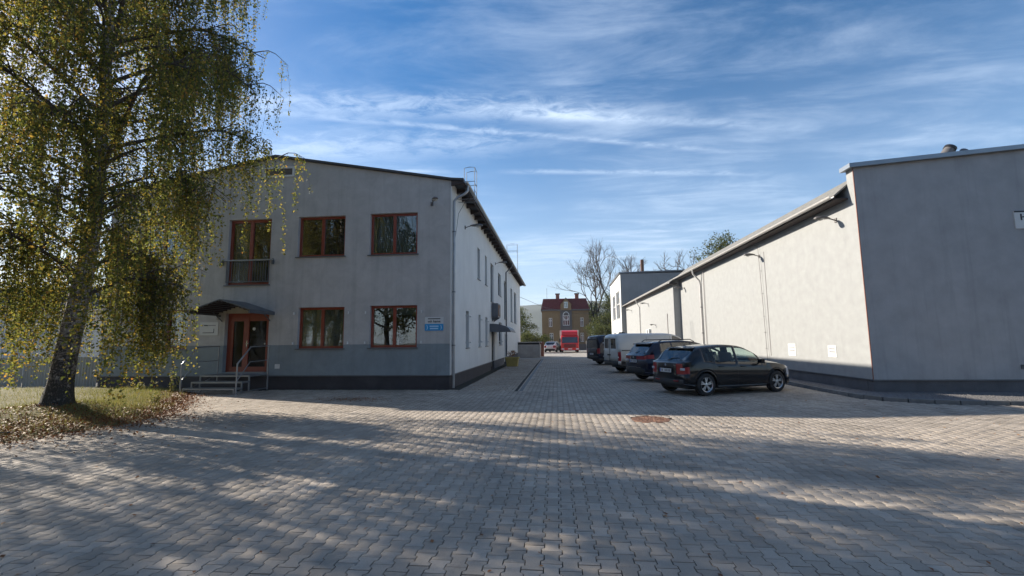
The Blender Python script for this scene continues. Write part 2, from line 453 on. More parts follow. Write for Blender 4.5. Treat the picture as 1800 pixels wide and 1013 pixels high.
def bevel(o, w=0.01, seg=2):
    m = o.modifiers.new('bevel', 'BEVEL'); m.width = w; m.segments = seg; m.limit_method = 'ANGLE'; m.angle_limit = R(40)
    return o
def np_mesh(name, verts, faces, mat, parent=None, mats=None, midx=None, loc=None):
    """verts (n,3), faces (m,k) arrays of a constant face size."""
    verts = np.asarray(verts, np.float32)
    o0 = origin_of(parent) if parent is not None else Vector(loc or (0, 0, 0))
    verts = verts - np.array(o0, np.float32)
    faces = np.asarray(faces, np.int32); m, k = faces.shape
    me = bpy.data.meshes.new(name)
    me.vertices.add(len(verts)); me.vertices.foreach_set('co', verts.ravel())
    me.loops.add(m * k); me.loops.foreach_set('vertex_index', faces.ravel())
    me.polygons.add(m); me.polygons.foreach_set('loop_start', np.arange(0, m * k, k, dtype=np.int32))
    me.update(calc_edges=True)
    me.materials.append(MATS[mat])
    return link_mesh(name, me, parent, loc)
def text_mesh(body, size, mat, M4, parent, name='lettering', extrude=0.0, bold=0.0, xs=1.0):
    cu = bpy.data.curves.new(name, 'FONT'); cu.body = body; cu.size = size; cu.align_x = 'CENTER'; cu.align_y = 'CENTER'
    cu.extrude = extrude; cu.offset = bold; cu.resolution_u = 2
    t = bpy.data.objects.new('tmp', cu); col.objects.link(t)
    dg = bpy.context.evaluated_depsgraph_get()
    me = bpy.data.meshes.new_from_object(t.evaluated_get(dg))
    bpy.data.objects.remove(t, do_unlink=True)
    o0 = origin_of(parent)
    me.transform(Matrix.Diagonal((xs, 1, 1, 1))); me.transform(Matrix.Translation(-o0) @ M4)
    me.materials.clear(); me.materials.append(MATS[mat])
    return link_mesh(name, me, parent)
def face_front(x, y, z): return Matrix.Translation((x, y, z)) @ Matrix.Rotation(R(90), 4, 'X')      # readable from -Y
# ------------------------------------------------------------------ ground
def sheet(name, poly, z, mat, thick=0.0):
    mb = MB(); n = len(poly)
    mb.add([(x, y, z) for x, y in poly], [tuple(range(n))])
    return tag(mb.build(name, mat), kind='structure')
sheet('ground', [(-1500, -400), (1500, -400), (1500, 1800), (-1500, 1800)], -0.055, 'soil')
sheet('yard_bed', [(-30, -3), (30, -3), (30, 42), (-30, 42)], -0.022, 'joint_sand')
o = sheet('access_road', [(-30, 40.2), (-3.4, 40.2), (8.6, 39.0), (30, 39), (60, 82), (-40, 82)], -0.008, 'asphalt')

VERGE = [(-9.75, 5.0), (-9.55, 6.6), (-9.25, 7.7), (-8.95, 8.8), (-9.15, 9.8), (-9.7, 10.9), (-10.6, 12.2), (-11.55, 13.5), (-12.5, 14.6), (-12.9, 15.1)]
def verge_x(y): return float(np.interp(y, [p[1] for p in VERGE], [p[0] for p in VERGE]))
KERB = [(8.45, 34.0), (8.42, 26.0), (8.40, 20.0), (8.30, 17.0), (8.22, 15.2), (8.24, 14.0), (8.40, 13.15), (8.85, 12.72), (9.5, 12.45), (10.4, 12.30), (12.0, 12.22), (16.0, 12.2), (22.0, 12.2)]
def kerb_x(y):
    k = KERB[:6][::-1]
    return float(np.interp(y, [p[1] for p in k], [p[0] for p in k]))
def kerb_y(x):
    k = KERB[5:]
    return float(np.interp(x, [p[0] for p in k], [p[1] for p in k]))

# pavers: bone-shaped concrete setts in columns that run away from the viewer
PL, PP = 0.2, 0.1395
def bone(g=0.0042):
    w, n = PP / 2 + 0.0125 - g, PP / 2 - 0.0125 - g
    h = PL / 2 - g
    right = [(w, -h), (w, -0.060), (n, -0.040), (n, 0.040), (w, 0.060), (w, h)]
    return np.array(right + [(-x, y) for x, y in right[::-1]])
OUT, INN = bone(), bone(0.0066)
NV = len(OUT)
def paver_parts(side):
    v = np.concatenate([np.c_[INN, np.zeros(NV)], np.c_[OUT, np.full(NV, -0.0012)], np.c_[OUT, np.full(NV, -0.026)]][: 3 if side else 2])
    quads = []
    for ring in range(2 if side else 1):
        for k in range(NV):
            k2 = (k + 1) % NV
            quads.append((ring * NV + k2, ring * NV + k, (ring + 1) * NV + k, (ring + 1) * NV + k2))
    # the top is split into quads: two ends, waist
    t = [(0, 1, 10, 11), (1, 2, 9, 10), (2, 3, 8, 9), (3, 4, 7, 8), (4, 5, 6, 7)]
    return v, np.array(quads + t)
paving = thing('yard_paving', (0, 0, 0), None, None)
paving['kind'] = 'structure'
MAN = (1.92, 9.93, 0.335)
cells = []
jx0, jx1 = int(-19 / PP), int(17 / PP)
for j in range(jx0, jx1):
    x = (j + 0.5) * PP
    off = 0.1 if j % 2 else 0.0
    ys = np.arange(1.2 + off, 40.0, PL)
    for y in ys:
        # half-width of what the photograph (and a step to the side of it) can see
        if x < -1.32 * y - 2.0 or x > 1.05 * y + 2.2: continue
        if y < 15.2 and x < verge_x(y) + 0.02: continue
        if x < -3.0 and y > 15.15 : continue
        if y > 15.15 and x < -1.34: continue
        if x > 8.10 and y > kerb_y(max(x, 8.24)) - 0.17 : continue
        if y > 13.2 and x > kerb_x(y) - 0.17: continue
        if y > 13.2 and x > 12: continue
        if (x - MAN[0]) ** 2 + (y - MAN[1]) ** 2 < 0.40 ** 2: continue
        if abs(x + 1.2) < 0.13 and y > 15.15: continue
        cells.append((x, y))
cells = np.array(cells)
# the 300 that show largest: nearest ones inside the frame
d = np.hypot(cells[:, 0], cells[:, 1])
c5, s5 = math.cos(YAW), math.sin(YAW)
xr = cells[:, 0] * c5 + cells[:, 1] * s5; yr = -cells[:, 0] * s5 + cells[:, 1] * c5
infr = (np.abs(xr) < 1.16 * yr) & (yr > 2.55)
order = np.argsort(np.where(infr, yr, 1e9))
near = order[:300]
vN, fN = paver_parts(True)
protos = []
for k in range(4):
    me = bpy.data.meshes.new('paver'); vv = vN.copy()
    vv[:NV, 2] += rng.normal(0, 0.0007, NV)
    me.from_pydata(vv.tolist(), [], fN.tolist()); me.update(); me.materials.append(MATS['paver_concrete'])
    protos.append(me)
for i in near:
    o = bpy.data.objects.new('paver', protos[int(rng.integers(4))]); col.objects.link(o); o.parent = paving
    o.location = (cells[i, 0], cells[i, 1], float(rng.normal(0, 0.0012)))
    o.rotation_euler = (float(rng.normal(0, 0.006)), float(rng.normal(0, 0.006)), float(rng.normal(0, 0.006)))
def scatter_pavers(idx, side, name):
    v, f = paver_parts(side); n = len(idx)
    tx, ty = rng.normal(0, 0.006, (n, 1)), rng.normal(0, 0.006, (n, 1)); rz = rng.normal(0, 0.006, (n, 1))
    X = v[:, 0] - rz * v[:, 1]; Y = v[:, 1] + rz * v[:, 0]
    Z = v[:, 2] + tx * v[:, 1] + ty * v[:, 0] + rng.normal(0, 0.0013, (n, 1))
    verts = np.stack([X + cells[idx, 0][:, None], Y + cells[idx, 1][:, None], Z], -1).reshape(-1, 3)
    faces = (f[None] + (np.arange(n) * len(v))[:, None, None]).reshape(-1, 4)
    o = np_mesh(name, verts, faces, 'paver_concrete', paving); o['kind'] = 'stuff'
rest = order[300:]
dr = cells[rest, 1]
scatter_pavers(rest[dr < 9], True, 'pavers')
scatter_pavers(rest[dr >= 9], False, 'pavers_beyond')

# small setts between the drain and the office building
def setts():
    v = np.array([(-.043, -.043, 0), (.043, -.043, 0), (.043, .043, 0), (-.043, .043, 0), (-.048, -.048, -.014), (.048, -.048, -.014), (.048, .048, -.014), (-.048, .048, -.014)])
    f = np.array([(0, 1, 2, 3), (4, 5, 1, 0), (5, 6, 2, 1), (6, 7, 3, 2), (7, 4, 0, 3)])
    pts = []
    for y in np.arange(15.2, 40, 0.105):
        for x in np.arange(-3.25 if y < 34 else -3.55, -1.36, 0.105): pts.append((x, y))
    for y in np.arange(15.22, 15.45, 0.105):
        for x in np.arange(-10.0, -3.3, 0.105): pts.append((x, y))
    pts = np.array(pts); pts += rng.normal(0, 0.006, pts.shape); n = len(pts)
    a = rng.normal(0, 0.08, (n, 1)); sc = rng.uniform(0.82, 1.02, (n, 1))
    X = (v[:, 0] * np.cos(a) - v[:, 1] * np.sin(a)) * sc + pts[:, :1]; Y = (v[:, 0] * np.sin(a) + v[:, 1] * np.cos(a)) * sc + pts[:, 1:]
    Z = v[:, 2] + rng.normal(0, 0.003, (n, 1)) + rng.normal(0, 0.03, (n, 1)) * v[:, 0]
    o = np_mesh('setts', np.stack([X, Y, Z], -1).reshape(-1, 3), (f[None] + (np.arange(n) * 8)[:, None, None]).reshape(-1, 4), 'paver_concrete', paving)
    o['kind'] = 'stuff'
setts()
# drain channel: two edging strips with a slotted grate sunk between them
dr = thing('drainage_channel', (-1.2, 27, 0), 'long narrow drainage channel with metal grating sunk in the paving along the office building', 'drain')
for s in (-1, 1): B(-1.2 + s * 0.085 - 0.02, -1.2 + s * 0.085 + 0.02, 15.2, 39.5, -0.05, 0.002).build('edging', 'paver_concrete', dr)
g = MB()
for k in range(240): g.box(-1.26, -1.14, 15.25 + k * 0.1, 15.25 + k * 0.1 + 0.055, -0.02, -0.006)
g.build('grating', 'dark_zinc', dr)

# gravel beds along the walls
def gravel(name, poly, n, smin=0.008, smax=0.02, z=0.0, mat='gravel'):
    xs = [p[0] for p in poly]; ys = [p[1] for p in poly]
    pts = []
    def inside(x, y):
        c = False; j = len(poly) - 1
        for i in range(len(poly)):
            if (poly[i][1] > y) != (poly[j][1] > y) and x < (poly[j][0] - poly[i][0]) * (y - poly[i][1]) / (poly[j][1] - poly[i][1]) + poly[i][0]: c = not c
            j = i
        return c
    while len(pts) < n:
        x, y = rng.uniform(min(xs), max(xs)), rng.uniform(min(ys), max(ys))
        if inside(x, y): pts.append((x, y))
    pts = np.array(pts)
    v = np.array([(1, 0, 0), (0, 1, 0), (-1, 0, 0), (0, -1, 0), (0, 0, .8), (0, 0, -.5)], float)
    f = np.array([(0, 1, 4), (1, 2, 4), (2, 3, 4), (3, 0, 4)])
    s = rng.uniform(smin, smax, (n, 1)); a = rng.uniform(0, 6.3, (n, 1))
    sx = s * rng.uniform(0.7, 1.4, (n, 1))
    X = (v[:, 0] * np.cos(a)) * sx - (v[:, 1] * np.sin(a)) * s + pts[:, :1]
    Y = (v[:, 0] * np.sin(a)) * sx + (v[:, 1] * np.cos(a)) * s + pts[:, 1:]
    Z = v[:, 2] * s + z
    o = np_mesh(name, np.stack([X, Y, Z], -1).reshape(-1, 3), (f[None] + (np.arange(n) * 6)[:, None, None]).reshape(-1, 3), mat)
    return o
hb = [(8.5, 34), (8.5, 17), (8.36, 15), (8.4, 14), (8.6, 13.3), (9.0, 12.9), (9.6, 12.62), (10.6, 12.5), (16, 12.4), (22, 12.4), (22, 14.4), (9.1, 14.4), (9.1, 34)]
b = MB(); b.add([(x, y, 0.075) for x, y in hb], [tuple(range(len(hb)))]); tag(b.build('gravel_bed', 'gravel'), kind='structure')
o = gravel('gravel', hb, 5000, 0.01, 0.026, 0.075); tag(o, 'loose grey gravel strip at the foot of the warehouse hall', 'gravel', kind='stuff')
ob = [(-17.3, 15.5), (-3.28, 15.42), (-3.28, 15.2), (-3.22, 15.2), (-3.22, 34), (-3.7, 34), (-3.7, 15.8), (-17.3, 15.8)]
o = gravel('gravel', ob, 4500, 0.006, 0.016, -0.008, 'soil'); tag(o, 'dark grit and litter at the foot of the office building', 'gravel', kind='stuff')
# kerb stones round the warehouse hall
kb = thing('kerb', (8.3, 13.6, 0), 'low concrete kerb curving round the corner of the warehouse hall', 'kerb')
path = [Vector((x, y, 0)) for x, y in KERB]
segs = []; rem = 0.0; stone = 0.5
dense = []
for a, b_ in zip(path, path[1:]):
    L = (b_ - a).length; n = max(1, int(L / 0.05))
    dense += [a.lerp(b_, k / n) for k in range(n)]
dense.append(path[-1])
cum = [0.0]
for a, b_ in zip(dense, dense[1:]): cum.append(cum[-1] + (b_ - a).length)
def kpt(s): 
    i = min(max(int(np.searchsorted(cum, s)) - 1, 0), len(dense) - 2)
    t = (s - cum[i]) / max(cum[i + 1] - cum[i], 1e-6); return dense[i].lerp(dense[i + 1], min(max(t, 0), 1))
s = 0.0
while s < cum[-1] - 0.1:
    ln = 1.0 if s < 17 else 0.5
    e = min(s + ln, cum[-1]); a, b_ = kpt(s + 0.006), kpt(e - 0.006); d_ = (b_ - a).normalized(); nrm = Vector((-d_.y, d_.x, 0))
    jz = random.uniform(-0.004, 0.004)
    c = (a + b_) / 2
    k_ = MB().obox((c.x, c.y, 0.03 + jz), (b_ - a) / 2, nrm * 0.05, (0, 0, 0.065)).build('kerb_stone', 'kerb_concrete', kb); bevel(k_, 0.008, 1)
    s = e
# grass verge round the birch: a low mound
vm = thing('grass_verge', (-13, 10, 0), None, None); vm['kind'] = 'structure'
def verge_z(x, y):
    e = max(0.0, verge_x(y) - x)
    return 0.0 + 0.09 * (1 - math.exp(-e / 0.9)) + 0.25 * math.exp(-((x + 11.39) ** 2 + (y - 9.55) ** 2) / 1.3) * (1 - math.exp(-e / 0.5)) + (0.02 * math.sin(x * 3.1) * math.cos(y * 2.3) if e > 0 else 0)
gv, gf = [], []
ys = np.linspace(4.2, 15.3, 60); us = np.r_[np.linspace(0, 1, 14) ** 1.5 * 4, np.linspace(5, 24, 16)]
for y in ys:
    for u in us: x = verge_x(y) - u; gv.append((x, y, verge_z(x, y) - (0.014 if u == 0 else 0)))
nu = len(us)
for a in range(len(ys) - 1):
    for c in range(nu - 1): gf.append((a * nu + c, a * nu + c + 1, (a + 1) * nu + c + 1, (a + 1) * nu + c))
mm = MB().add(gv, gf).build('turf', 'turf', vm, sm=60)
def blades(n):
    y = rng.uniform(5.0, 15.3, n); ex = np.abs(rng.exponential(2.2, n)) + 0.05
    x = np.array([verge_x(v) for v in y]) - ex
    keep = (np.hypot(x + 11.39, y - 9.55) > 0.5) & (x > -20)
    pn = np.sin(x * 1.7 + 1) * np.cos(y * 1.3) + rng.normal(0, 0.5, n)
    keep &= (pn > -0.65) & ((ex > 0.5) | (rng.random(n) < 0.35)) & ~((y < 9.3) & (rng.random(n) < 0.55))
    x, y, ex = x[keep], y[keep], ex[keep]; n = len(x)
    z = np.array([verge_z(a, b_) for a, b_ in zip(x, y)])
    h = rng.uniform(0.03, 0.11, n) * (1 + (rng.random(n) < 0.05) * 1.0); a = rng.uniform(0, 6.28, n); w = rng.uniform(0.003, 0.007, n)
    lx, ly = rng.normal(0, 0.035, n), rng.normal(0, 0.035, n)
    p0 = np.stack([x - np.cos(a) * w, y - np.sin(a) * w, z - 0.01], -1); p1 = np.stack([x + np.cos(a) * w, y + np.sin(a) * w, z - 0.01], -1)
    p2 = np.stack([x + lx, y + ly, z + h], -1)
    o = np_mesh('grass', np.stack([p0, p1, p2], 1).reshape(-1, 3), np.arange(n * 3).reshape(-1, 3), 'grass_blade')
    return tag(o, 'patchy autumn grass on the verge under the birch', 'grass', kind='stuff')
blades(42000)
def flat_leaves(name, x, y, z, smin, smax, label, lift=0.012, tilt=0.35, mat='fallen_leaf'):
    n = len(x); s = rng.uniform(smin, smax, n); a = rng.uniform(0, 6.28, n)
    ux = np.stack([np.cos(a), np.sin(a), rng.normal(0, tilt, n)], -1) * s[:, None]
    uy = np.stack([-np.sin(a), np.cos(a), rng.normal(0, tilt, n)], -1) * (s * rng.uniform(0.5, 0.75, n))[:, None]
    c = np.stack([x, y, z + rng.uniform(0.003, lift, n)], -1)
    fold = np.stack([np.zeros(n), np.zeros(n), s * rng.uniform(0, 0.25, n)], -1)
    v = np.stack([c - ux, c - uy * .9 + fold, c + ux, c + uy + fold], 1).reshape(-1, 3)
    v[:, 2] = np.maximum(v[:, 2], np.repeat(z, 4) + 0.002)
    o = np_mesh(name, v, np.arange(n * 4).reshape(-1, 4), mat)
    return tag(o, label, 'leaves', kind='stuff')
# drift along the edge of the verge and round the trunk
n = 13000
y = rng.uniform(5.0, 14.4, n); e = rng.normal(0.15, 0.42, n) * np.where(y < 10, 1.5, 0.8)
x = np.array([verge_x(v) for v in y]) - e - np.where(y < 9.4, 0.5, 0.1)
nn = 3500
x = np.r_[x, rng.normal(-11.0, 1.4, nn)]; y = np.r_[y, rng.normal(8.3, 0.9, nn)]
zz_ = np.array([verge_z(a, b_) if a < verge_x(b_) else 0.0 for a, b_ in zip(x, y)])
flat_leaves('leaf_litter', x, y, zz_, 0.012, 0.030, 'drift of brown fallen leaves along the verge at the foot of the birch', 0.05, 0.5)
n = 650
x = rng.uniform(-9, 9, n); y = rng.uniform(1.8, 13.0, n) ** 1.0
k = (x > -1.3 * y) & (x < 1.2 * y) & (x > np.array([verge_x(v) for v in y]))
x, y = x[k], y[k]
flat_leaves('fallen_leaves', x, y, np.full(len(x), 0.004), 0.012, 0.028, 'single pale and orange leaves scattered over the paving', 0.012, 0.25)
n = 1800
y = rng.uniform(4.5, 14.0, n); x = np.array([verge_x(v) for v in y]) + rng.exponential(0.55, n)
flat_leaves('fallen_leaves', x, y, np.full(len(x), 0.004), 0.010, 0.026, 'brown leaves thinning out over the paving beside the verge', 0.015, 0.3)
x = rng.normal(-5.9, 0.5, 420); y = rng.normal(12.9, 0.22, 420)
flat_leaves('fallen_leaves', x, y, np.full(len(x), 0.004), 0.014, 0.028, 'small patch of golden leaves on the paving before the office facade', 0.02, 0.3)
x = rng.uniform(-3.3, -1.6, 600); y = rng.uniform(15.4, 30, 600)
flat_leaves('fallen_leaves', x, y, np.full(len(x), 0.004), 0.012, 0.025, 'dry leaves blown along the side wall of the office building', 0.02, 0.3)
# a fallen stick
st = MB().tube([(-10.3, 7.15, 0.06), (-9.95, 7.45, 0.10), (-9.75, 7.75, 0.06)], [0.012, 0.016, 0.01], 6).build('fallen_branch', 'grey_bark', sm=60)
tag(st, 'bare fallen branch lying on the leaf drift', 'branch')
# manhole cover
mh = thing('manhole_cover', (MAN[0], MAN[1], 0), 'round rusty manhole cover set in the paving', 'manhole cover')
MB().lathe([(0.30, -0.02), (0.30, 0.004), (0.37, 0.004), (0.40, -0.004), (0.41, -0.02)], (MAN[0], MAN[1], 0), n=40).build('rim', 'rust', mh)
lid = MB().lathe([(0.001, 0.000), (0.295, 0.000), (0.295, -0.02)], (MAN[0], MAN[1], 0), n=40)
lid.build('lid', 'cast_iron', mh)
rb = MB()
for k in range(16):
    a = k * math.pi / 8
    for r0, r1 in ((0.06, 0.15), (0.18, 0.27)):
        aa = a + (0.2 if r0 > 0.1 else 0); dx, dy = math.cos(aa), math.sin(aa)
        rb.obox((MAN[0] + dx * (r0 + r1) / 2, MAN[1] + dy * (r0 + r1) / 2, 0.003), (dx * (r1 - r0) / 2, dy * (r1 - r0) / 2, 0), (-dy * 0.014, dx * 0.014, 0), (0, 0, 0.004))
rb.lathe([(0.030, 0.0), (0.030, 0.009), (0.001, 0.009)], (MAN[0], MAN[1], 0), n=12)
rb.build('raised_ribs', 'cast_iron', mh)

# ------------------------------------------------------------------ wall builder
def wall(name, mat, parent, fmap, u0, u1, z0, ztop, holes, depth, sub=None):
    """Wall in a (u, z) plane with openings; ztop(u) gives its upper edge. fmap(u, d, z): d = depth behind the face."""
    us = sorted(set([u0, u1] + [h[0] for h in holes] + [h[1] for h in holes] + list(sub or [])))
    zmin_top = min(ztop(u) for u in us)
    zs = sorted(set([z0] + [h[2] for h in holes] + [h[3] for h in holes])); zs = [z for z in zs if z < zmin_top - 1e-6]
    mb = MB()
    for a, b in zip(us, us[1:]):
        lev = zs + [None]
        for c, d_ in zip(lev, lev[1:]):
            um = (a + b) / 2
            if d_ is not None:
                zm = (c + d_) / 2
                if any(h[0] < um < h[1] and h[2] < zm < h[3] for h in holes): continue
                mb.add([fmap(a, 0, c), fmap(b, 0, c), fmap(b, 0, d_), fmap(a, 0, d_)], [(0, 1, 2, 3)])
            else:
                mb.add([fmap(a, 0, c), fmap(b, 0, c), fmap(b, 0, ztop(b)), fmap(a, 0, ztop(a))], [(0, 1, 2, 3)])
    for (a, b, c, d_) in holes:
        mb.add([fmap(a, 0, c), fmap(b, 0, c), fmap(b, 0, d_), fmap(a, 0, d_), fmap(a, depth, c), fmap(b, depth, c), fmap(b, depth, d_), fmap(a, depth, d_)],
               [(0, 4, 5, 1), (1, 5, 6, 2), (2, 6, 7, 3), (3, 7, 4, 0)])
    return mb.build(name, mat, parent)
def fbox(fmap, u0, u1, d0, d1, z0, z1):
    """Box in wall space (u, depth, z)."""
    vs = [fmap(u, d, z) for z in (z0, z1) for (u, d) in ((u0, d0), (u1, d0), (u1, d1), (u0, d1))]
    return MB().add(vs, [(3, 2, 1, 0), (4, 5, 6, 7), (0, 1, 5, 4), (1, 2, 6, 5), (2, 3, 7, 6), (3, 0, 4, 7)])
def merge(*mbs):
    m = MB()
    for x in mbs: m.add(x.v, x.f)
    return m
def window(parent, fmap, u0, u1, z0, z1, mull=(0.5,), fw=0.085, rec=0.13, mat='red_brown_wood', back=None, sill=True, silmat='dark_zinc', transom=None, glass='window_glass', pane_each=True):
    w = fbox(fmap, u0, u1, rec + 0.0, rec + 0.07, z0, z0 + fw)
    fr = [w, fbox(fmap, u0, u1, rec, rec + 0.07, z1 - fw, z1), fbox(fmap, u0, u0 + fw, rec, rec + 0.07, z0 + fw, z1 - fw), fbox(fmap, u1 - fw, u1, rec, rec + 0.07, z0 + fw, z1 - fw)]
    edges = [u0 + fw]
    for m in mull:
        um = u0 + (u1 - u0) * m
        fr.append(fbox(fmap, um - fw * 0.62, um + fw * 0.62, rec - 0.012, rec + 0.06, z0 + fw, z1 - fw)); edges += [um - fw * 0.62, um + fw * 0.62]
    edges.append(u1 - fw)
    if transom: fr.append(fbox(fmap, u0 + fw, u1 - fw, rec - 0.006, rec + 0.055, z0 + (z1 - z0) * transom - fw * .5, z0 + (z1 - z0) * transom + fw * .5))
    wo_ = merge(*fr).build('window', mat, parent)
    for a, b in zip(edges[::2], edges[1::2]):
        fbox(fmap, a, b, rec + 0.035, rec + 0.045, z0 + fw, z1 - fw).build('pane', glass, wo_)
    if sill: fbox(fmap, u0 - 0.06, u1 + 0.05, -0.05, rec, z0 - 0.035, z0 - 0.004).build('sill', silmat, wo_)
    if back:
        fbox(fmap, u0 - 0.1, u1 + 0.1, rec + 0.16, rec + 0.175, z0 - 0.05, z1 + 0.05).build(back if back != 'room_wall' else 'reveal', back, wo_)
    return wo_

# ------------------------------------------------------------------ office building (left)
XL, XR_, YF, YB = -17.2, -3.70, 15.79, 47.3
EAVE, RIDGE, XRG = 7.47, 8.68, -10.5
ob_ = thing('office_building', (-10.4, 31, 0), 'two-storey grey rendered office building with red-brown windows and a shallow gable', 'building')
def f_front(u, d, z): return (u, YF + d, z)
def f_side(u, d, z): return (XR_ - d, u, z)
def gable(u): return EAVE + (RIDGE - EAVE) * (1 - abs(u - XRG) / (XRG - XL if u < XRG else XR_ - XRG))
UP = [(-9.50, -7.68, 4.80, 6.32), (-6.73, -4.94, 4.80, 6.34)]
LO = [(-15.45, -13.70, 1.44, 2.90), (-9.36, -7.61, 1.43, 2.92), (-6.65, -4.91, 1.44, 2.94)]
BALC = (-12.27, -10.57, 3.80, 6.30)
DOOR = (-12.20, -10.48, 0.58, 2.75)
UPL = (-15.9, -14.1, 4.80, 6.32)
wall('front_wall', 'facade_render', ob_, f_front, XL, XR_, 0.47, gable, UP + LO + [BALC, DOOR, UPL], 0.28, sub=[XRG])
# side wall towards the lane
SW = [(18.55, 19.20, 1.37, 2.90), (21.65, 22.25, 1.37, 2.90), (23.75, 24.5, 1.37, 2.90), (21.35, 22.05, 4.62, 6.15), (23.7, 24.35, 4.62, 6.20), (25.75, 27.0, 3.90, 6.15), (29.2, 30.7, 4.62, 6.08),
      (29.4, 31.0, 1.37, 2.85), (32.6, 34.2, 3.2, 6.0), (37.3, 38.8, 3.2, 6.0), (40.5, 42.6, 3.2, 6.0), (32.6, 34.1, 0.1, 2.15)]
SD = (26.05, 27.35, 0.12, 2.25)
wall('side_wall', 'side_render', ob_, f_side, YF, YB, 0.47, lambda u: EAVE, [h if h[2] > 0.47 else (h[0], h[1], 0.47, h[3]) for h in SW + [SD]], 0.26)
B(XL, XR_ - 0.3, YB - 0.3, YB, 0, EAVE).build('rear_wall', 'side_render', ob_)
B(XL, XL + 0.3, YF + 0.3, YB - 0.3, 0, EAVE).build('far_wall', 'side_render', ob_)
# inside: floors and partitions seen through the panes
B(XL + 0.3, XR_ - 0.30, YF + 0.30, YB - 0.3, 3.10, 3.35).build('floor_slab', 'room_wall', ob_)
B(XL + 0.3, XR_ - 0.30, YF + 0.30, YB - 0.3, 0.30, 0.55).build('floor_slab', 'room_wall', ob_)
B(XL + 0.3, XR_ - 0.30, YF + 0.30, YB - 0.3, 6.9, 7.1).build('ceiling_slab', 'room_wall', ob_)
for z0, z1 in ((0.55, 3.1), (3.35, 6.9)):
    B(XL + 0.3, XR_ - 0.3, YF + 4.2, YF + 4.3, z0, z1).build('partition', 'room_wall', ob_)
    for x in (-13.2, -10.1, -7.15): B(x - 0.06, x + 0.06, YF + 0.3, YF + 4.2, z0, z1).build('partition', 'room_wall', ob_)
# plinth, proud of nothing: set back 3 cm
B(XL, -12.2, YF + 0.03, YF + 0.3, -0.1, 0.47).build('plinth', 'plinth_brown', ob_)
B(-12.2, -10.48, YF + 0.03, YF + 0.3, -0.1, 0.47).build('plinth', 'plinth_brown', ob_)
B(-10.48, XR_ - 0.03, YF + 0.03, YF + 0.3, -0.1, 0.47).build('plinth', 'plinth_brown', ob_)
B(XR_ - 0.3, XR_ - 0.03, YF + 0.31, SD[0], -0.1, 0.47).build('plinth', 'plinth_brown', ob_)
B(XR_ - 0.3, XR_ - 0.03, SD[1], 32.6, -0.1, 0.47).build('plinth', 'plinth_grey', ob_)
B(XR_ - 0.3, XR_ - 0.03, 34.1, YB, -0.1, 0.47).build('plinth', 'plinth_grey', ob_)
B(XL, XR_ - 0.02, YF - 0.012, YF + 0.02, 0.44, 0.478).build('drip_edge', 'dark_zinc', ob_)
B(XR_ - 0.02, XR_ + 0.012, YF + 0.03, SD[0], 0.44, 0.478).build('drip_edge', 'dark_zinc', ob_)
B(XR_ - 0.018, XR_ + 0.006, YF - 0.006, YF + 0.09, 0.485, EAVE - 0.02).build('pale_corner_strip', 'white_plastic', ob_)  # thin pale strip down the front corner
# windows
w1 = window(ob_, f_front, *UP[0]); 
w2 = window(ob_, f_front, *UP[1], back=None)
w3 = window(ob_, f_front, *LO[1], back='blind'); w4 = window(ob_, f_front, *LO[2], back=None)
w5 = window(ob_, f_front, *LO[0]); w6 = window(ob_, f_front, *UPL)
wb_ = window(ob_, f_front, *BALC, fw=0.10)
# wavy curtains behind the upper right window and a half-drawn blind below
def curtain(parent, u0, u1, z0, z1, y, mat='curtain', amp=0.025, wl_=0.09):
    n = int((u1 - u0) / 0.02); v, f = [], []
    for k in range(n + 1):
        u = u0 + (u1 - u0) * k / n; yy = y + amp * math.sin(u * 6.28 / wl_) + 0.01 * math.sin(u * 23)
        v += [(u, yy, z0), (u, yy, z1)]
    for k in range(n): f.append((2 * k, 2 * k + 2, 2 * k + 3, 2 * k + 1))
    return MB().add(v, f).build('curtain', mat, parent, sm=60)
curtain(w2, -6.70, -5.9, 4.84, 6.3, YF + 0.32); curtain(w2, -5.85, -4.97, 4.84, 6.3, YF + 0.32)
curtain(w4, -6.62, -4.94, 2.62, 2.92, YF + 0.32, 'blind', 0.0)
B(-6.62, -4.94, YF + 2.6, YF + 2.65, 1.9, 2.6).build('reflection_panel', 'brick_red', w4)  # red panel standing in for the pink building mirrored in this window
curtain(w3, -9.3, -7.65, 1.46, 2.9, YF + 0.25, 'blind', 0.004, 0.12)
curtain(wb_, -12.2, -11.5, 3.85, 6.2, YF + 0.34, 'curtain', 0.02)
# french balcony railing
rail = merge(B(-12.45, -10.40, YF - 0.075, YF - 0.012, 4.70, 4.745))
ra = rail.build('balcony_railing', 'galvanised', ob_)
pk = MB()
for k in range(17):
    x = -12.24 + k * 0.104
    pk.box(x - 0.008, x + 0.008, YF - 0.052, YF - 0.036, 3.93, 4.70)
pk.box(-12.27, -10.55, YF - 0.056, YF - 0.032, 3.90, 3.93)
for x in (-12.40, -10.45): pk.box(x - 0.02, x + 0.02, YF - 0.012, YF + 0.01, 4.66, 4.78)
pk.build('balusters', 'dark_zinc', ra)
for x in (-12.43, -10.42): B(x - 0.03, x + 0.03, YF - 0.08, YF + 0.01, 4.55, 4.70).build('wall_bracket', 'dark_zinc', ra)
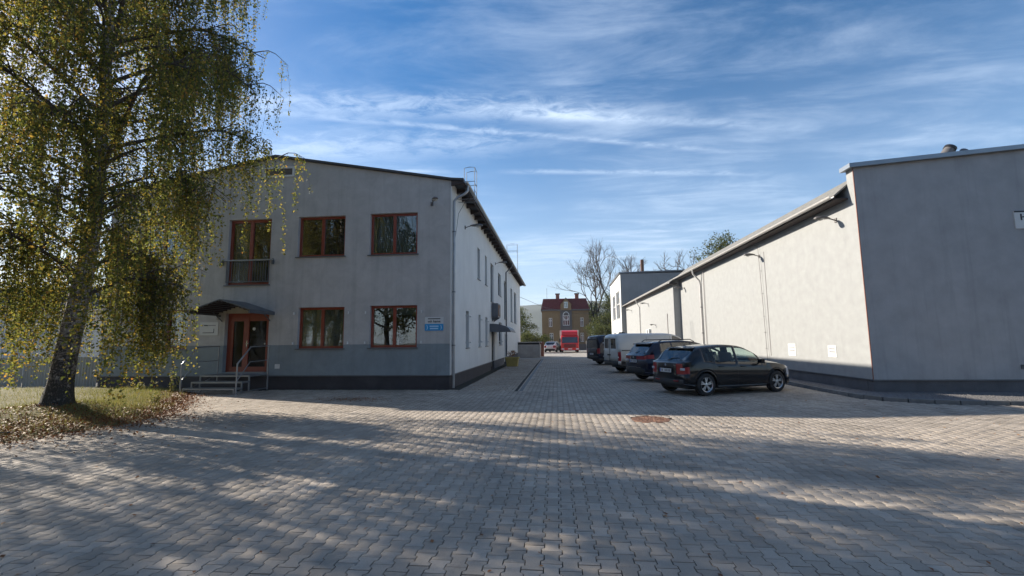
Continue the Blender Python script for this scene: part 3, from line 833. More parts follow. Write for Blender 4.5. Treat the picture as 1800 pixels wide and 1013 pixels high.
# side windows: slim, grey, with little white shutter pins beside the lower ones
for i, h in enumerate(SW[:-1]):
    tall = h[1] - h[0] > 1.2
    ws = window(ob_, f_side, *h, mull=() if not tall else (0.5,), fw=0.07, rec=0.12, mat='dark_zinc', back='room_wall')
    if i in (0, 1, 2, 7):
        for u in (h[0] - 0.10, h[1] + 0.10):
            for z in (h[2] + 0.22, h[3] - 0.22):
                fbox(f_side, u - 0.018, u + 0.018, -0.075, 0.0, z - 0.03, z + 0.03).build('shutter_pin', 'white_plastic', ws)
for h, wd in ((LO[1], w3), (LO[2], w4)):
    for u in (h[0] - 0.16, h[1] + 0.16):
        for z in (1.62, 2.70):
            fbox(f_front, u - 0.016, u + 0.016, -0.05, 0.0, z - 0.045, z + 0.045).build('shutter_pin', 'white_plastic', wd)
# doors
dd = merge(fbox(f_front, -12.20, -12.08, 0.17, 0.25, 0.58, 2.75), fbox(f_front, -10.60, -10.48, 0.17, 0.25, 0.58, 2.75), fbox(f_front, -12.08, -10.60, 0.17, 0.25, 2.62, 2.75),
           fbox(f_front, -12.08, -11.98, 0.18, 0.24, 0.60, 2.62), fbox(f_front, -11.57, -11.36, 0.165, 0.24, 0.60, 2.62), fbox(f_front, -10.68, -10.60, 0.18, 0.24, 0.60, 2.62),
           fbox(f_front, -11.98, -11.57, 0.18, 0.24, 0.60, 0.78), fbox(f_front, -11.36, -10.68, 0.18, 0.24, 0.60, 0.78), fbox(f_front, -11.98, -11.57, 0.18, 0.24, 2.46, 2.62), fbox(f_front, -11.36, -10.68, 0.18, 0.24, 2.46, 2.62)).build('door', 'door_wood', ob_)
for a, b in ((-11.98, -11.57), (-11.36, -10.68)):
    fbox(f_front, a, b, 0.205, 0.215, 0.78, 2.46).build('pane', 'door_glass', dd)
    fbox(f_front, a, b, 0.225, 0.232, 0.78, 2.46).build('glass_film', 'door_film', dd)
fbox(f_front, -12.08, -10.60, 0.02, 0.16, 0.555, 0.60).build('threshold', 'concrete', dd)
hd = merge(fbox(f_front, -11.43, -11.39, 0.145, 0.165, 1.50, 1.74), fbox(f_front, -11.43, -11.31, 0.115, 0.135, 1.62, 1.645), fbox(f_front, -11.42, -11.40, 0.115, 0.15, 1.62, 1.645)); hd.build('handle', 'chrome', dd)
MB().lathe([(0.001, 0.0), (0.06, 0.0), (0.06, 0.006)], (-11.18, YF + 0.195, 2.17), 'y', 16).build('round_sticker', 'white_plastic', dd)
MB().lathe([(0.001, 0.0), (0.03, 0.0), (0.03, 0.006)], (-10.72, YF + 0.175, 1.62), 'y', 12).build('door_bell', 'white_plastic', dd)
sd = merge(fbox(f_side, SD[0], SD[0] + 0.1, 0.1, 0.18, SD[2], SD[3]), fbox(f_side, SD[1] - 0.1, SD[1], 0.1, 0.18, SD[2], SD[3]), fbox(f_side, SD[0] + 0.1, SD[1] - 0.1, 0.12, 0.17, SD[2], SD[3])).build('door', 'black_plastic', ob_)
fbox(f_side, SD[0] + 0.16, SD[0] + 0.19, 0.06, 0.12, 1.1, 1.25).build('handle', 'chrome', sd)
fbox(f_side, 32.6, 34.1, 0.12, 0.18, 0.1, 2.15).build('door', 'cap_sheet', ob_)
# entrance canopy: shallow gable of dark sheet metal on brackets
cp = MB(); YC = 14.45
prof = [(-12.55, 2.75), (-11.43, 3.12), (-10.28, 2.75)]
cp.add([(x, YC, z) for x, z in prof] + [(x, YF, z) for x, z in prof] + [(x, YC, z + 0.035) for x, z in prof] + [(x, YF, z + 0.035) for x, z in prof],
       [(0, 3, 4, 1), (1, 4, 5, 2), (6, 7, 10, 9), (7, 8, 11, 10), (0, 1, 7, 6), (1, 2, 8, 7), (0, 6, 9, 3), (2, 5, 11, 8)])
cpo = cp.build('entrance_canopy', 'dark_zinc', ob_)
for s, (a, b) in ((1, (prof[0], prof[1])), (2, (prof[1], prof[2]))):
    for t in np.linspace(0.08, 0.92, 7):
        x = a[0] + (b[0] - a[0]) * t; z = a[1] + (b[1] - a[1]) * t
        MB().obox((x, (YC + YF) / 2, z - 0.028), (0.018, 0, 0), (0, (YF - YC) / 2 - 0.02, 0), (0, 0, 0.024)).build('slat', 'soffit_wood', cpo)
for x in (-12.53, -10.30): B(x - 0.03, x + 0.03, YC - 0.03, YF, 2.66, 2.755).build('edge_gutter', 'dark_zinc', cpo)
for x in (-12.32, -10.44):
    MB().tube([(x, YF, 2.45), (x, YF - 0.55, 2.80)], 0.018, 6).build('bracket', 'dark_zinc', cpo)
# barrel-topped canopy over the side door
sc = MB(); n = 8; pr = []
for k in range(n + 1):
    t = math.pi * 0.5 * k / n; pr.append((XR_ + 1.15 * math.sin(t), 2.18 + 0.42 * math.cos(t)))
YA, YB_ = 25.3, 28.4
vs = [(x, YA, z) for x, z in pr] + [(x, YB_, z) for x, z in pr]
fs = [(k, k + 1, k + 1 + n + 1, k + n + 1) for k in range(n)] + [tuple(range(n + 1)) , tuple(range(n + 1, 2 * n + 2))]
fs[-2] = tuple(list(range(n + 1)))
sco = sc.add(vs, fs[:-2]).add([(XR_, YA, 2.18)] + [(x, YA, z) for x, z in pr], [tuple(range(n + 2))]).add([(XR_, YB_, 2.18)] + [(x, YB_, z) for x, z in pr], [tuple(range(n + 2))]).build('side_canopy', 'dark_zinc', ob_, sm=30)
B(XR_, XR_ + 1.16, YA - 0.02, YA + 0.04, 2.14, 2.178).build('canopy_frame', 'dark_zinc', sco)
B(XR_ + 1.12, XR_ + 1.18, YA + 0.04, YB_ + 0.02, 2.14, 2.178).build('canopy_frame', 'dark_zinc', sco)
# roof, eaves, gutter
rf = MB(); y0, y1 = YF - 0.10, YB + 0.35
pr = [(XL - 0.45, EAVE + 0.03), (XL, EAVE + 0.08), (XRG, RIDGE + 0.06), (XR_, EAVE + 0.06), (XR_ + 0.47, EAVE + 0.02)]
vs = [(x, y, z + dz) for dz in (-0.05, 0.03) for y in (y0, y1) for x, z in pr]
nP = len(pr)
fs = []
for k in range(nP - 1):
    fs += [(k, k + 1, nP + k + 1, nP + k), (2 * nP + k, 3 * nP + k, 3 * nP + k + 1, 2 * nP + k + 1), (k, 2 * nP + k, 2 * nP + k + 1, k + 1), (nP + k, nP + k + 1, 3 * nP + k + 1, 3 * nP + k)]
fs += [(0, nP, 3 * nP, 2 * nP), (nP - 1, 3 * nP - 1, 4 * nP - 1, 2 * nP - 1)]
rfo = rf.add(vs, fs).build('roof', 'roof_sheet', ob_)
B(XR_ + 0.40, XR_ + 0.47, y0 + 0.02, y1 - 0.02, EAVE - 0.16, EAVE - 0.035).build('fascia', 'soffit_wood', rfo)
y = y0 + 0.05
while y < y1:
    MB().prism([(XR_ + 0.002, EAVE - 0.20), (XR_ + 0.398, EAVE - 0.12), (XR_ + 0.398, EAVE - 0.036), (XR_ + 0.002, EAVE - 0.004)], 'y', y, y + 0.09).build('rafter', 'soffit_wood', rfo)
    y += 0.95
# half-round gutter
gt = MB(); n = 8
gp = [(XR_ + 0.55 + 0.075 * math.cos(math.pi + math.pi * k / n), EAVE - 0.06 + 0.075 * math.sin(math.pi + math.pi * k / n)) for k in range(n + 1)]
gi = [(XR_ + 0.55 + 0.065 * math.cos(2 * math.pi - math.pi * k / n), EAVE - 0.06 + 0.065 * math.sin(2 * math.pi - math.pi * k / n)) for k in range(n + 1)]
gt.prism(gp + gi, 'y', y0, y1 + 0.05).build('gutter', 'zinc', ob_, sm=30)
def downpipe(pts, r=0.05, mat='zinc', parent=ob_, rings=()):
    p = MB().tube(pts, r, 10).build('downpipe', mat, parent, sm=40)
    for q in rings:
        MB().lathe([(r, -0.02), (r + 0.012, -0.02), (r + 0.012, 0.02), (r, 0.02)], q, 'z', 10).build('pipe_clip', 'dark_zinc', p)
    return p
xg = XR_ + 0.55
downpipe([(xg, 16.05, EAVE - 0.13), (xg, 16.05, EAVE - 0.32), (xg - 0.12, 16.0, EAVE - 0.46), (XR_ + 0.20, 15.96, EAVE - 0.58), (XR_ + 0.08, 15.95, EAVE - 0.72), (XR_ + 0.075, 15.95, 5), (XR_ + 0.075, 15.95, 0.02)], 0.052, rings=[(XR_ + 0.075, 15.95, z) for z in (1.5, 3.4, 5.6)])
downpipe([(xg, 33.3, EAVE - 0.13), (xg - 0.05, 33.3, EAVE - 0.4), (XR_ + 0.075, 33.3, EAVE - 0.8), (XR_ + 0.075, 33.3, 0.5)], 0.05, 'dark_zinc', rings=[(XR_ + 0.075, 33.3, z) for z in (2, 4.5)])
# gable vent
vt = merge(B(-10.98, -9.76, YF - 0.03, YF - 0.001, 7.90, 7.97), B(-10.98, -9.76, YF - 0.03, YF - 0.001, 8.23, 8.30), B(-10.98, -10.91, YF - 0.03, YF - 0.001, 7.97, 8.23), B(-9.83, -9.76, YF - 0.03, YF - 0.001, 7.97, 8.23)).build('gable_vent', 'white_plastic', ob_)
B(-10.91, -9.83, YF - 0.006, YF - 0.002, 7.97, 8.23).build('vent_back', 'ink', vt)
for k in range(5): MB().obox((-10.37, YF - 0.018, 7.995 + k * 0.052), (0.535, 0, 0), (0, 0.008, -0.010), (0, 0.003, 0.003)).build('louvre', 'grey_ink', vt)
B(-10.16, -9.98, YF - 0.02, YF - 0.001, 0.72, 0.88).build('socket_box', 'white_plastic', ob_)
# cable hanging on the side wall
MB().tube([(XR_ + 0.45, 16.9, EAVE - 0.2), (XR_ + 0.1, 16.6, EAVE - 1.0), (XR_ + 0.02, 16.25, 5.2)], 0.008, 5).build('cable', 'ink', ob_)
# wall lamps
def flood(loc, ang, label, group, mat='lamp_body', sc=1.0, drop=0.18):
    """Street-type lamp on a short arm. ang = heading of the arm away from the wall."""
    t = thing('wall_lamp', loc, label, 'lamp', group, rz=ang, local=True)
    MB().box(-0.005, 0.03, -0.05, 0.05, -0.07, 0.07).build('wall_plate', mat, t)
    MB().tube([(0.03, 0, 0), (0.14 * sc, 0, 0.03), (0.26 * sc, 0, 0.06 * sc)], 0.02, 8).build('arm', mat, t, sm=40)
    a = math.atan2(drop, 0.4)
    h = MB()
    prof_ = [(0.0, 0.035, 0.035), (0.10, 0.075, 0.06), (0.30, 0.12, 0.085), (0.46, 0.11, 0.07), (0.52, 0.07, 0.04)]
    vs, n_ = [], 12
    for (x, w, hh) in prof_:
        for k in range(n_):
            th = 2 * math.pi * k / n_; vs.append((0.22 * sc + x * sc, w * sc * math.cos(th), 0.06 * sc + hh * sc * max(math.sin(th), -0.25)))
    fs = [(i * n_ + k, i * n_ + (k + 1) % n_, (i + 1) * n_ + (k + 1) % n_, (i + 1) * n_ + k) for i in range(4) for k in range(n_)] + [tuple(range(n_)), tuple(4 * n_ + k for k in range(n_))]
    hd_ = h.add(vs, fs).build('lamp_head', mat, t, sm=40)
    MB().lathe([(0.001, -0.06), (0.05, -0.05), (0.09, -0.025), (0.10, 0.0)], (0.55 * sc, 0, 0.045 * sc), 'z', 14).build('lens', 'lamp_glass', hd_, sm=60)
    return t
flood((-4.42, YF, 6.62), R(-62), 'grey flood lamp on the gable wall above the right-hand upper office window', None, drop=0.1, sc=0.85)
flood((XR_, 18.3, 6.35), R(0), 'wall lamp on the office side wall nearest the drainpipe corner', None)
flood((XR_, 27.8, 6.42), R(0), 'wall lamp on the office side wall above the side door', None)
# rusty cabinet and air unit on side wall
ac = thing('air_conditioner', (XR_, 27.0, 3.4), 'boxy air conditioner with rusty front mounted high above the side door', 'air conditioner')
B(XR_ + 0.03, XR_ + 0.38, 26.0, 27.2, 3.0, 3.8).build('casing', 'dark_zinc', ac)
B(XR_ + 0.381, XR_ + 0.40, 26.1, 27.1, 3.08, 3.72).build('grille', 'rust', ac)
for y in (26.2, 27.0): MB().prism([(XR_, 2.75), (XR_ + 0.36, 2.98), (XR_ + 0.36, 2.995), (XR_, 2.995)], 'y', y - 0.02, y + 0.02).build('bracket', 'dark_zinc', ac)
for z in (3.35,): MB().lathe([(0.001, 0.41), (0.22, 0.41), (0.24, 0.40)], (XR_, 26.6, z), 'x', 16).build('fan_guard', 'lamp_body', ac)
# roof access ladders with cage
def roof_ladder(y, zt, label, dp=0.40):
    t = thing('roof_ladder', (XR_ + 0.75, y, 7.4), label, 'ladder', 'roof ladders of the office building')
    x = XR_ + 0.72; r = 0.013
    for dy in (-0.23, 0.23):
        MB().tube([(x, y + dy, EAVE - 0.5), (x, y + dy, zt), (x - dp * .5, y + dy, zt + 0.02), (x - dp, y + dy, zt - 0.02), (x - dp, y + dy, EAVE + 0.05)], r, 6).build('stile', 'galvanised', t)
    for z in np.arange(EAVE - 0.4, EAVE + 0.3, 0.28): MB().tube([(x, y - 0.23, z), (x, y + 0.23, z)], 0.011, 6).build('rung', 'galvanised', t)
    for z in (zt, zt - 0.55): MB().tube([(x, y - 0.23, z), (x - dp, y - 0.23, z)] if z != zt else [(x, y - 0.23, zt), (x, y + 0.23, zt)], 0.012, 6).build('hoop', 'galvanised', t)
    MB().tube([(x, y + 0.23, zt - 0.55), (x - dp, y + 0.23, zt - 0.55)], 0.012, 6).build('hoop', 'galvanised', t)
    for dy in (-0.2, 0.2): MB().tube([(XR_, y + dy, EAVE - 0.45), (x, y + dy, EAVE - 0.45)], 0.012, 6).build('wall_stay', 'galvanised', t)
    return t
roof_ladder(16.8, 8.25, 'slim galvanised ladder rail above the eaves beside the facade corner of the office building')
roof_ladder(36.0, 9.35, 'galvanised caged roof ladder at the far end of the office eaves', 0.85)
# entrance steps of steel grating with handrails
sp = thing('entrance_steps', (-11.3, 14.8, 0), 'grey steel entrance steps with tubular handrails below the red-brown door', 'steps')
def tread(y0, y1, z, x0=-12.2, x1=-10.38):
    f = merge(B(x0, x1, y0, y0 + 0.03, z - 0.05, z), B(x0, x1, y1 - 0.03, y1, z - 0.05, z), B(x0, x0 + 0.03, y0 + 0.03, y1 - 0.03, z - 0.05, z), B(x1 - 0.03, x1, y0 + 0.03, y1 - 0.03, z - 0.05, z))
    for x in np.arange(x0 + 0.06, x1 - 0.04, 0.06): f.box(x, x + 0.012, y0 + 0.03, y1 - 0.03, z - 0.03, z - 0.004)
    return f
for (a, b, z) in ((14.02, 14.36, 0.19), (14.38, 14.72, 0.375), (14.74, 15.76, 0.56)):
    tr_ = tread(a, b, z).build('tread', 'galvanised', sp)
    for x in (-12.2, -10.42):
        B(x, x + 0.04, a, a + 0.04, 0, z - 0.051).build('support', 'galvanised', tr_)
for x, yb in ((-12.24, 15.62), (-10.30, 15.6)):
    MB().tube([(x, 14.0, 0.0), (x, 14.0, 0.98), (x, 14.62, 1.52), (x, yb, 1.54), (x, yb, 0.3 if x < -11 else 0.0)], 0.024, 8).build('handrail', 'galvanised', sp, sm=40)
    MB().tube([(x, 14.0, 0.42), (x, 14.62, 1.02), (x, yb, 1.04)], 0.014, 8).build('mid_rail', 'galvanised', sp, sm=40)
    MB().tube([(x, 14.0, 0.06), (x, yb, 0.06 if x > -11 else 0.5)], 0.014, 8).build('low_rail', 'galvanised', sp, sm=40)
# signs on the facade
def sign(name, x0, x1, z0, z1, mat, label, y=YF - 0.02):
    t = thing(name, ((x0 + x1) / 2, y, z0), label, 'sign')
    bo = B(x0, x1, y - 0.0, y + 0.018, z0, z1).build('board', mat, t)
    return t
s1 = sign('company_sign', -4.62, -3.95, 2.02, 2.50, 'white_board', 'white and blue company sign with arrows beside the drainpipe')
B(-4.62, -3.95, YF - 0.0245, YF - 0.0205, 2.02, 2.26).build('blue_panel', 'sign_blue', s1)
B(-4.51, -4.06, YF - 0.0235, YF - 0.0205, 2.425, 2.455).build('black_bar', 'ink', s1)
text_mesh('vsh kame', 0.125, 'ink', face_front(-4.285, YF - 0.022, 2.345), s1, bold=0.003, xs=0.98)
for x in (-4.53, -4.03): 
    text_mesh(')', 0.17, 'pale_blue', face_front(x, YF - 0.026, 2.145), s1, 'arrow', bold=0.004)
for z, w in ((2.175, 0.16), (2.095, 0.15)):
    B(-4.285 - w, -4.285 + w, YF - 0.0265, YF - 0.0247, z - 0.022, z + 0.022).build('text_line', 'pale_blue', s1)
s2 = sign('notice_board', -13.18, -12.45, 1.95, 2.43, 'white_board', 'white plaque with small red logo and black corner line beside the entrance door')
B(-13.05, -12.60, YF - 0.0245, YF - 0.0205, 2.03, 2.05).build('corner_line', 'ink', s2); B(-12.62, -12.60, YF - 0.0245, YF - 0.0205, 2.05, 2.19).build('corner_line', 'ink', s2)
MB().prism([(-13.12, 2.31), (-13.06, 2.345), (-13.06, 2.275)], 'y', YF - 0.0245, YF - 0.0205).build('logo', 'orange_red', s2)
MB().prism([(-13.095, 2.31), (-13.055, 2.335), (-13.055, 2.285)], 'y', YF - 0.0285, YF - 0.0248).build('logo', 'ink', s2)
B(-13.02, -12.86, YF - 0.0245, YF - 0.0205, 2.292, 2.328).build('text_line', 'ink', s2)
B(-12.85, -12.55, YF - 0.0245, YF - 0.0205, 2.296, 2.324).build('text_line', 'grey_ink', s2)
dl = thing('door_lamp', (-12.42, YF, 2.62), 'small round lamp under the entrance canopy', 'lamp')
MB().lathe([(0.001, -0.12), (0.05, -0.11), (0.07, -0.05), (0.045, 0.0)], (-12.42, YF - 0.09, 2.62), 'z', 12).build('globe', 'lamp_glass', dl, sm=60)
B(-12.46, -12.38, YF - 0.12, YF, 2.62, 2.68).build('mount', 'ink', dl)
# ------------------------------------------------------------------ warehouse hall (right)
HX, HY, HYM, HYE = 9.10, 14.32, 34.2, 58.5
hall = thing('warehouse_hall', (14, 30, 0), 'long pale rendered warehouse hall with sunlit side wall and shaded blue-grey front', 'building')
def h_front(u, d, z): return (u, HY + d, z)
def top_front(u): return 6.78 + 0.072 * (u - HX)
wall('front_wall', 'hall_front_render', hall, h_front, HX, 24.0, 0.42, top_front, [], 0.1)
B(HX, HX + 0.3, HY + 0.005, HYM + 0.3, 0.42, 6.30).build('side_wall', 'hall_render', hall)
B(HX - 0.5, HX - 0.2, HYM, HYE, 0.42, 6.0).build('side_wall', 'hall_render', hall)
B(HX - 0.2, HX + 0.0, HYM, HYM + 0.3, 0.42, 6.0).build('return_wall', 'hall_render', hall)
B(23.7, 24.0, HY + 0.01, HYE, 0, 7.6).build('far_wall', 'hall_render', hall)
B(HX + 0.03, 24.0, HY + 0.03, HY + 0.3, -0.05, 0.42).build('plinth', 'plinth_grey', hall)
B(HX + 0.03, HX + 0.3, HY + 0.31, HYM, -0.05, 0.42).build('plinth', 'plinth_grey', hall)
B(HX - 0.47, HX - 0.2, HYM, HYE, -0.05, 0.42).build('plinth', 'plinth_grey', hall)
B(HX, 24.0, HY - 0.012, HY + 0.028, 0.395, 0.428).build('drip_edge', 'dark_zinc', hall)
B(HX - 0.012, HX + 0.028, HY + 0.03, HYM, 0.395, 0.428).build('drip_edge', 'dark_zinc', hall)
# parapet wing at the corner and its sheet capping
B(HX, HX + 0.3, HY + 0.005, HY + 0.33, 6.302, 6.775).build('parapet_end', 'hall_render', hall)
cpz = MB()
vs = []
for (x, y, dz) in [(x, y, dz) for dz in (0, 0.13) for x in (HX - 0.16, 24.2) for y in (HY - 0.13, HY + 0.38)]:
    vs.append((x, y, 6.775 + 0.072 * (x - HX) + dz))
cpz.add(vs, [(0, 1, 3, 2), (4, 6, 7, 5), (0, 2, 6, 4), (1, 5, 7, 3), (0, 4, 5, 1), (2, 3, 7, 6)]).build('parapet_capping', 'cap_sheet', hall)
B(HX - 0.006, HX + 0.010, HY - 0.010, HY + 0.012, 0.43, 6.76).build('corner_strip', 'brick_red', hall)
# steep eaves strip, then the flatter roof
def roof_section(y0, y1, xe, ze, rise=0.62, name='roof'):
    pr = [(xe, ze), (xe + 0.75, ze + rise), (24.0, ze + rise + 0.9)]
    mb = MB(); vs = [(x, y, z + dz) for dz in (-0.06, 0.0) for y in (y0, y1) for x, z in pr]
    fs = []
    for k in range(2): fs += [(k, k + 1, 3 + k + 1, 3 + k), (6 + k, 9 + k, 9 + k + 1, 6 + k + 1), (k, 6 + k, 7 + k, k + 1), (3 + k, 4 + k, 10 + k, 9 + k)]
    fs += [(0, 3, 9, 6)]
    ro = mb.add(vs, fs).build(name, 'bitumen_roof', hall)
    B(xe + 0.02, xe + 0.52, y0 + 0.01, y1 - 0.01, ze - 0.16, ze - 0.11).build('soffit', 'soffit_wood', ro)
    B(xe - 0.012, xe + 0.018, y0, y1, ze - 0.17, ze - 0.02).build('fascia', 'soffit_wood', ro)
    n = 8; r = 0.078; cx, cz = xe - 0.095, ze - 0.045
    gp = [(cx + r * math.cos(math.pi + math.pi * k / n), cz + r * math.sin(math.pi + math.pi * k / n)) for k in range(n + 1)]
    gi = [(cx + (r - .01) * math.cos(2 * math.pi - math.pi * k / n), cz + (r - .01) * math.sin(2 * math.pi - math.pi * k / n)) for k in range(n + 1)]
    MB().prism(gp + gi, 'y', y0 - 0.02, y1).build('gutter', 'gutter_pale', hall, sm=30)
    return ro
roof_section(HY + 0.33, HYM - 0.4, HX - 0.40, 6.06)
roof_section(HYM - 0.39, HYE, HX - 0.82, 5.78, 0.5)
downpipe([(HX - 0.49, 29.3, 5.94), (HX - 0.47, 29.3, 5.7), (HX - 0.10, 29.3, 5.25), (HX - 0.075, 29.3, 5.0), (HX - 0.075, 29.3, 0.05)], 0.055, 'gutter_pale', hall, rings=[(HX - 0.075, 29.3, z) for z in (2, 3.6)])
downpipe([(HX - 0.05, 28.7, 6.0), (HX - 0.05, 28.7, 0.05)], 0.022, 'conduit', hall)
downpipe([(HX - 0.91, 47.6, 5.66), (HX - 0.85, 47.6, 5.4), (HX - 0.57, 47.6, 4.9), (HX - 0.57, 47.6, 0.05)], 0.05, 'gutter_pale', hall)
downpipe([(HX - 0.53, 36.2, 3.6), (HX - 0.53, 36.2, 0.05)], 0.03, 'conduit', hall)
# lightning conductor: thin rod down the wall on stand-offs
lc = MB().tube([(HX - 0.50, 21.05, 6.1), (HX - 0.07, 20.95, 5.65), (HX - 0.07, 20.85, 3.6), (HX - 0.07, 20.75, 0.3)], 0.009, 5).build('lightning_conductor', 'lamp_body', hall)
for z in (4.6, 3.6, 2.6, 1.9, 1.2): MB().tube([(HX, 20.87, z), (HX - 0.07, 20.87, z), (HX - 0.085, 20.87, z)], 0.008, 5).build('stand_off', 'lamp_body', lc)
MB().tube([(HX - 0.012, 20.55, 5.4), (HX - 0.012, 20.55, 0.9)], 0.009, 5).build('cable', 'conduit', hall)
# wall lamps
LW = [((HX, 15.35, 5.42), 'wall lamp on the hall side wall nearest the hall front corner', R(188)), ((HX, 21.0, 5.28), 'wall lamp on the hall side wall beside the lightning conductor', R(190)),
      ((HX, 33.0, 5.20), 'wall lamp on the hall side wall just before the wall steps out', R(184)), ((HX - 0.5, 43.4, 4.92), 'small wall lamp on the stepped-out part of the hall wall', R(184)),
      ((HX - 0.5, 52.8, 4.9), 'farthest wall lamp at the end of the hall wall', R(184))]
for p, lb, a in LW: flood(p, a, lb, None, sc=0.95)
sl = flood((HX - 0.5, 40.5, 2.85), R(184), 'low wall lamp on the stepped-out part of the hall', None, sc=0.7)
cab = thing('meter_cabinet', (HX - 0.5, 43.5, 2.2), 'pale meter cabinet fixed to the far part of the hall wall', 'cabinet')
B(HX - 0.72, HX - 0.5, 42.6, 43.9, 1.75, 2.55).build('casing', 'white_plastic', cab); B(HX - 0.732, HX - 0.722, 43.0, 43.35, 1.8, 2.5).build('door', 'dark_zinc', cab)
# paper notices
for k, (y0, y1, z0, z1) in enumerate(((18.50, 19.05, 0.96, 1.42), (15.95, 16.40, 1.0, 1.38))):
    t = thing('paper_notice', (HX, (y0 + y1) / 2, z0), ('white paper notice on the hall wall nearer the black hatchback', 'white paper notice on the hall wall nearer the hall corner')[k], 'notice')
    B(HX - 0.012, HX - 0.001, y0, y1, z0, z1).build('board', 'paper', t)
    for z in (0.72, 0.46): B(HX - 0.0145, HX - 0.0125, y0 + 0.06, y1 - 0.06, z0 + (z1 - z0) * z - 0.02, z0 + (z1 - z0) * z + 0.02).build('text_line', 'grey_ink', t)
# hall sign cut by the picture edge
hs_ = thing('hall_sign', (14.4, HY, 4.76), 'white hall sign with black top bar and capital letters on the shaded front', 'sign')
B(13.36, 15.6, HY - 0.03, HY - 0.001, 4.74, 5.26).build('board', 'white_board', hs_)
B(13.36, 15.6, HY - 0.034, HY - 0.0305, 5.22, 5.265).build('black_bar', 'ink', hs_)
text_mesh('HA', 0.26, 'ink', face_front(13.72, HY - 0.032, 5.07), hs_, bold=0.006, xs=1.25)
nb = thing('letter_plate', (13.6, HY, 3.3), 'small white plate low on the shaded hall front under the sign', 'sign')
B(13.47, 13.9, HY - 0.02, HY - 0.001, 2.55, 2.95).build('board', 'white_board', nb)
vb = thing('vent_cap', (13.1, HY, 0.8), 'small dark vent near the foot of the shaded hall front', 'vent')
B(13.02, 13.14, HY - 0.025, HY - 0.001, 0.72, 0.84).build('hood', 'dark_zinc', vb)
for k in range(3): B(13.03, 13.13, HY - 0.03, HY - 0.0255, 0.735 + k * 0.034, 0.75 + k * 0.034).build('slat', 'ink', vb)
# rotating roof ventilator
rv = thing('roof_ventilator', (12.6, 15.4, 6.9), 'weathered ducts of a roof ventilator peeping over the hall parapet', 'ventilator')
MB().tube([(12.25, 15.35, 7.0), (12.72, 15.35, 7.62)], 0.15, 14).build('duct', 'lamp_body', rv, sm=40)
MB().tube([(12.72, 15.35, 7.62), (12.77, 15.35, 7.69)], 0.17, 14).build('duct_cap', 'ink', rv, sm=40)
MB().tube([(12.72, 15.25, 7.0), (13.02, 15.25, 7.44)], 0.10, 12).build('duct', 'galvanised', rv, sm=40)
MB().tube([(13.02, 15.25, 7.44), (13.08, 15.25, 7.52)], 0.12, 12).build('duct_cap', 'dark_zinc', rv, sm=40)
B(12.1, 13.0, 15.1, 15.6, 6.7, 7.05).build('base', 'dark_zinc', rv)

# ------------------------------------------------------------------ white two-storey building behind the hall
wb = thing('white_building', (14, 63, 0), 'tall white building with big gridded windows and a side wall coloured dark for its shade behind the hall', 'building')
def w_side(u, d, z): return (8.05 + d, u, z)
WBH = [(58.2, 61.8, 4.3, 7.8), (62.4, 65.6, 4.3, 7.6), (62.5, 65.0, 0.8, 2.6), (58.4, 60.6, 0.8, 2.6)]
wall('lit_wall', 'white_render', wb, w_side, 57.2, 67.5, 0, lambda u: 9.75 - 0.03 * (u - 57.2), WBH, 0.25)
B(8.06, 24, 57.0, 57.2, 0, 9.75).build('shaded_wall', 'shaded_white_render', wb)
B(8.31, 24, 67.2, 67.5, 0, 9.4).build('rear_wall', 'shaded_white_render', wb)
vs = [(x, y, (9.78 if y < 60 else 9.46) + dz + 0.02 * (x - 8)) for dz in (0, 0.16) for y in (56.9, 67.7) for x in (7.85, 24)]
MB().add(vs, [(0, 1, 3, 2), (4, 6, 7, 5), (0, 4, 5, 1), (2, 3, 7, 6), (0, 2, 6, 4), (1, 5, 7, 3)]).build('roof', 'dark_zinc', wb)
for h in WBH: window(wb, w_side, *h, mull=(0.33, 0.66), fw=0.09, mat='white_plastic', back='room_wall', transom=0.55)
MB().box(11.2, 11.55, 60, 60.4, 9.3, 12.0).build('chimney', 'rust', wb)

# ------------------------------------------------------------------ ochre house at the end of the lane
HO = Vector((3.0, 82, 0))
hs = thing('ochre_house', (3.2, 86, 0), 'old ochre two-storey house with red mansard roof and central gable', 'house')
def hf(u, d, z): return (u, 82 + d, z)
WH = [(-0.55, 0.25, 4.0, 5.6), (6.85, 7.65, 4.0, 5.6), (-0.40, 0.45, 1.3, 2.9), (6.85, 7.65, 1.3, 2.9), (2.75, 4.35, 4.2, 6.0)]
wall('front_wall', 'house_ochre', hs, hf, -2.2, 2.2, 0, lambda u: 6.9, [h for h in WH if h[1] < 2], 0.2)
wall('front_wall', 'house_ochre', hs, hf, 4.9, 8.9, 0, lambda u: 6.9, [h for h in WH if h[0] > 5], 0.2)
wall('central_bay', 'house_grey', hs, lambda u, d, z: (u, 81.75 + d, z), 2.2, 4.9, 0, lambda u: 6.9, [WH[4]], 0.2)
B(-2.2, -1.95, 82.01, 92, 0, 6.9).build('side_wall', 'house_ochre', hs); B(8.65, 8.9, 82.01, 92, 0, 6.9).build('side_wall', 'house_ochre', hs)
B(2.2, 4.9, 81.76, 82.2, 0, 0.6).build('doorstep', 'concrete', hs)
for h in WH[:4]: window(hs, hf, *h, fw=0.11, rec=0.08, mat='white_plastic', back='room_wall', transom=0.68)
window(hs, lambda u, d, z: (u, 81.75 + d, z), *WH[4], mull=(0.33, 0.66), fw=0.11, rec=0.08, mat='white_plastic', back='room_wall', transom=0.55)
MB().lathe([(0.80, 0.0), (0.80, -0.05), (0.66, -0.05), (0.66, 0.0)], (3.55, 81.78, 5.9), 'y', 20).build('arched_head', 'white_plastic', hs)
B(-2.45, 9.15, 81.65, 92.2, 6.85, 7.10).build('cornice', 'house_grey', hs)
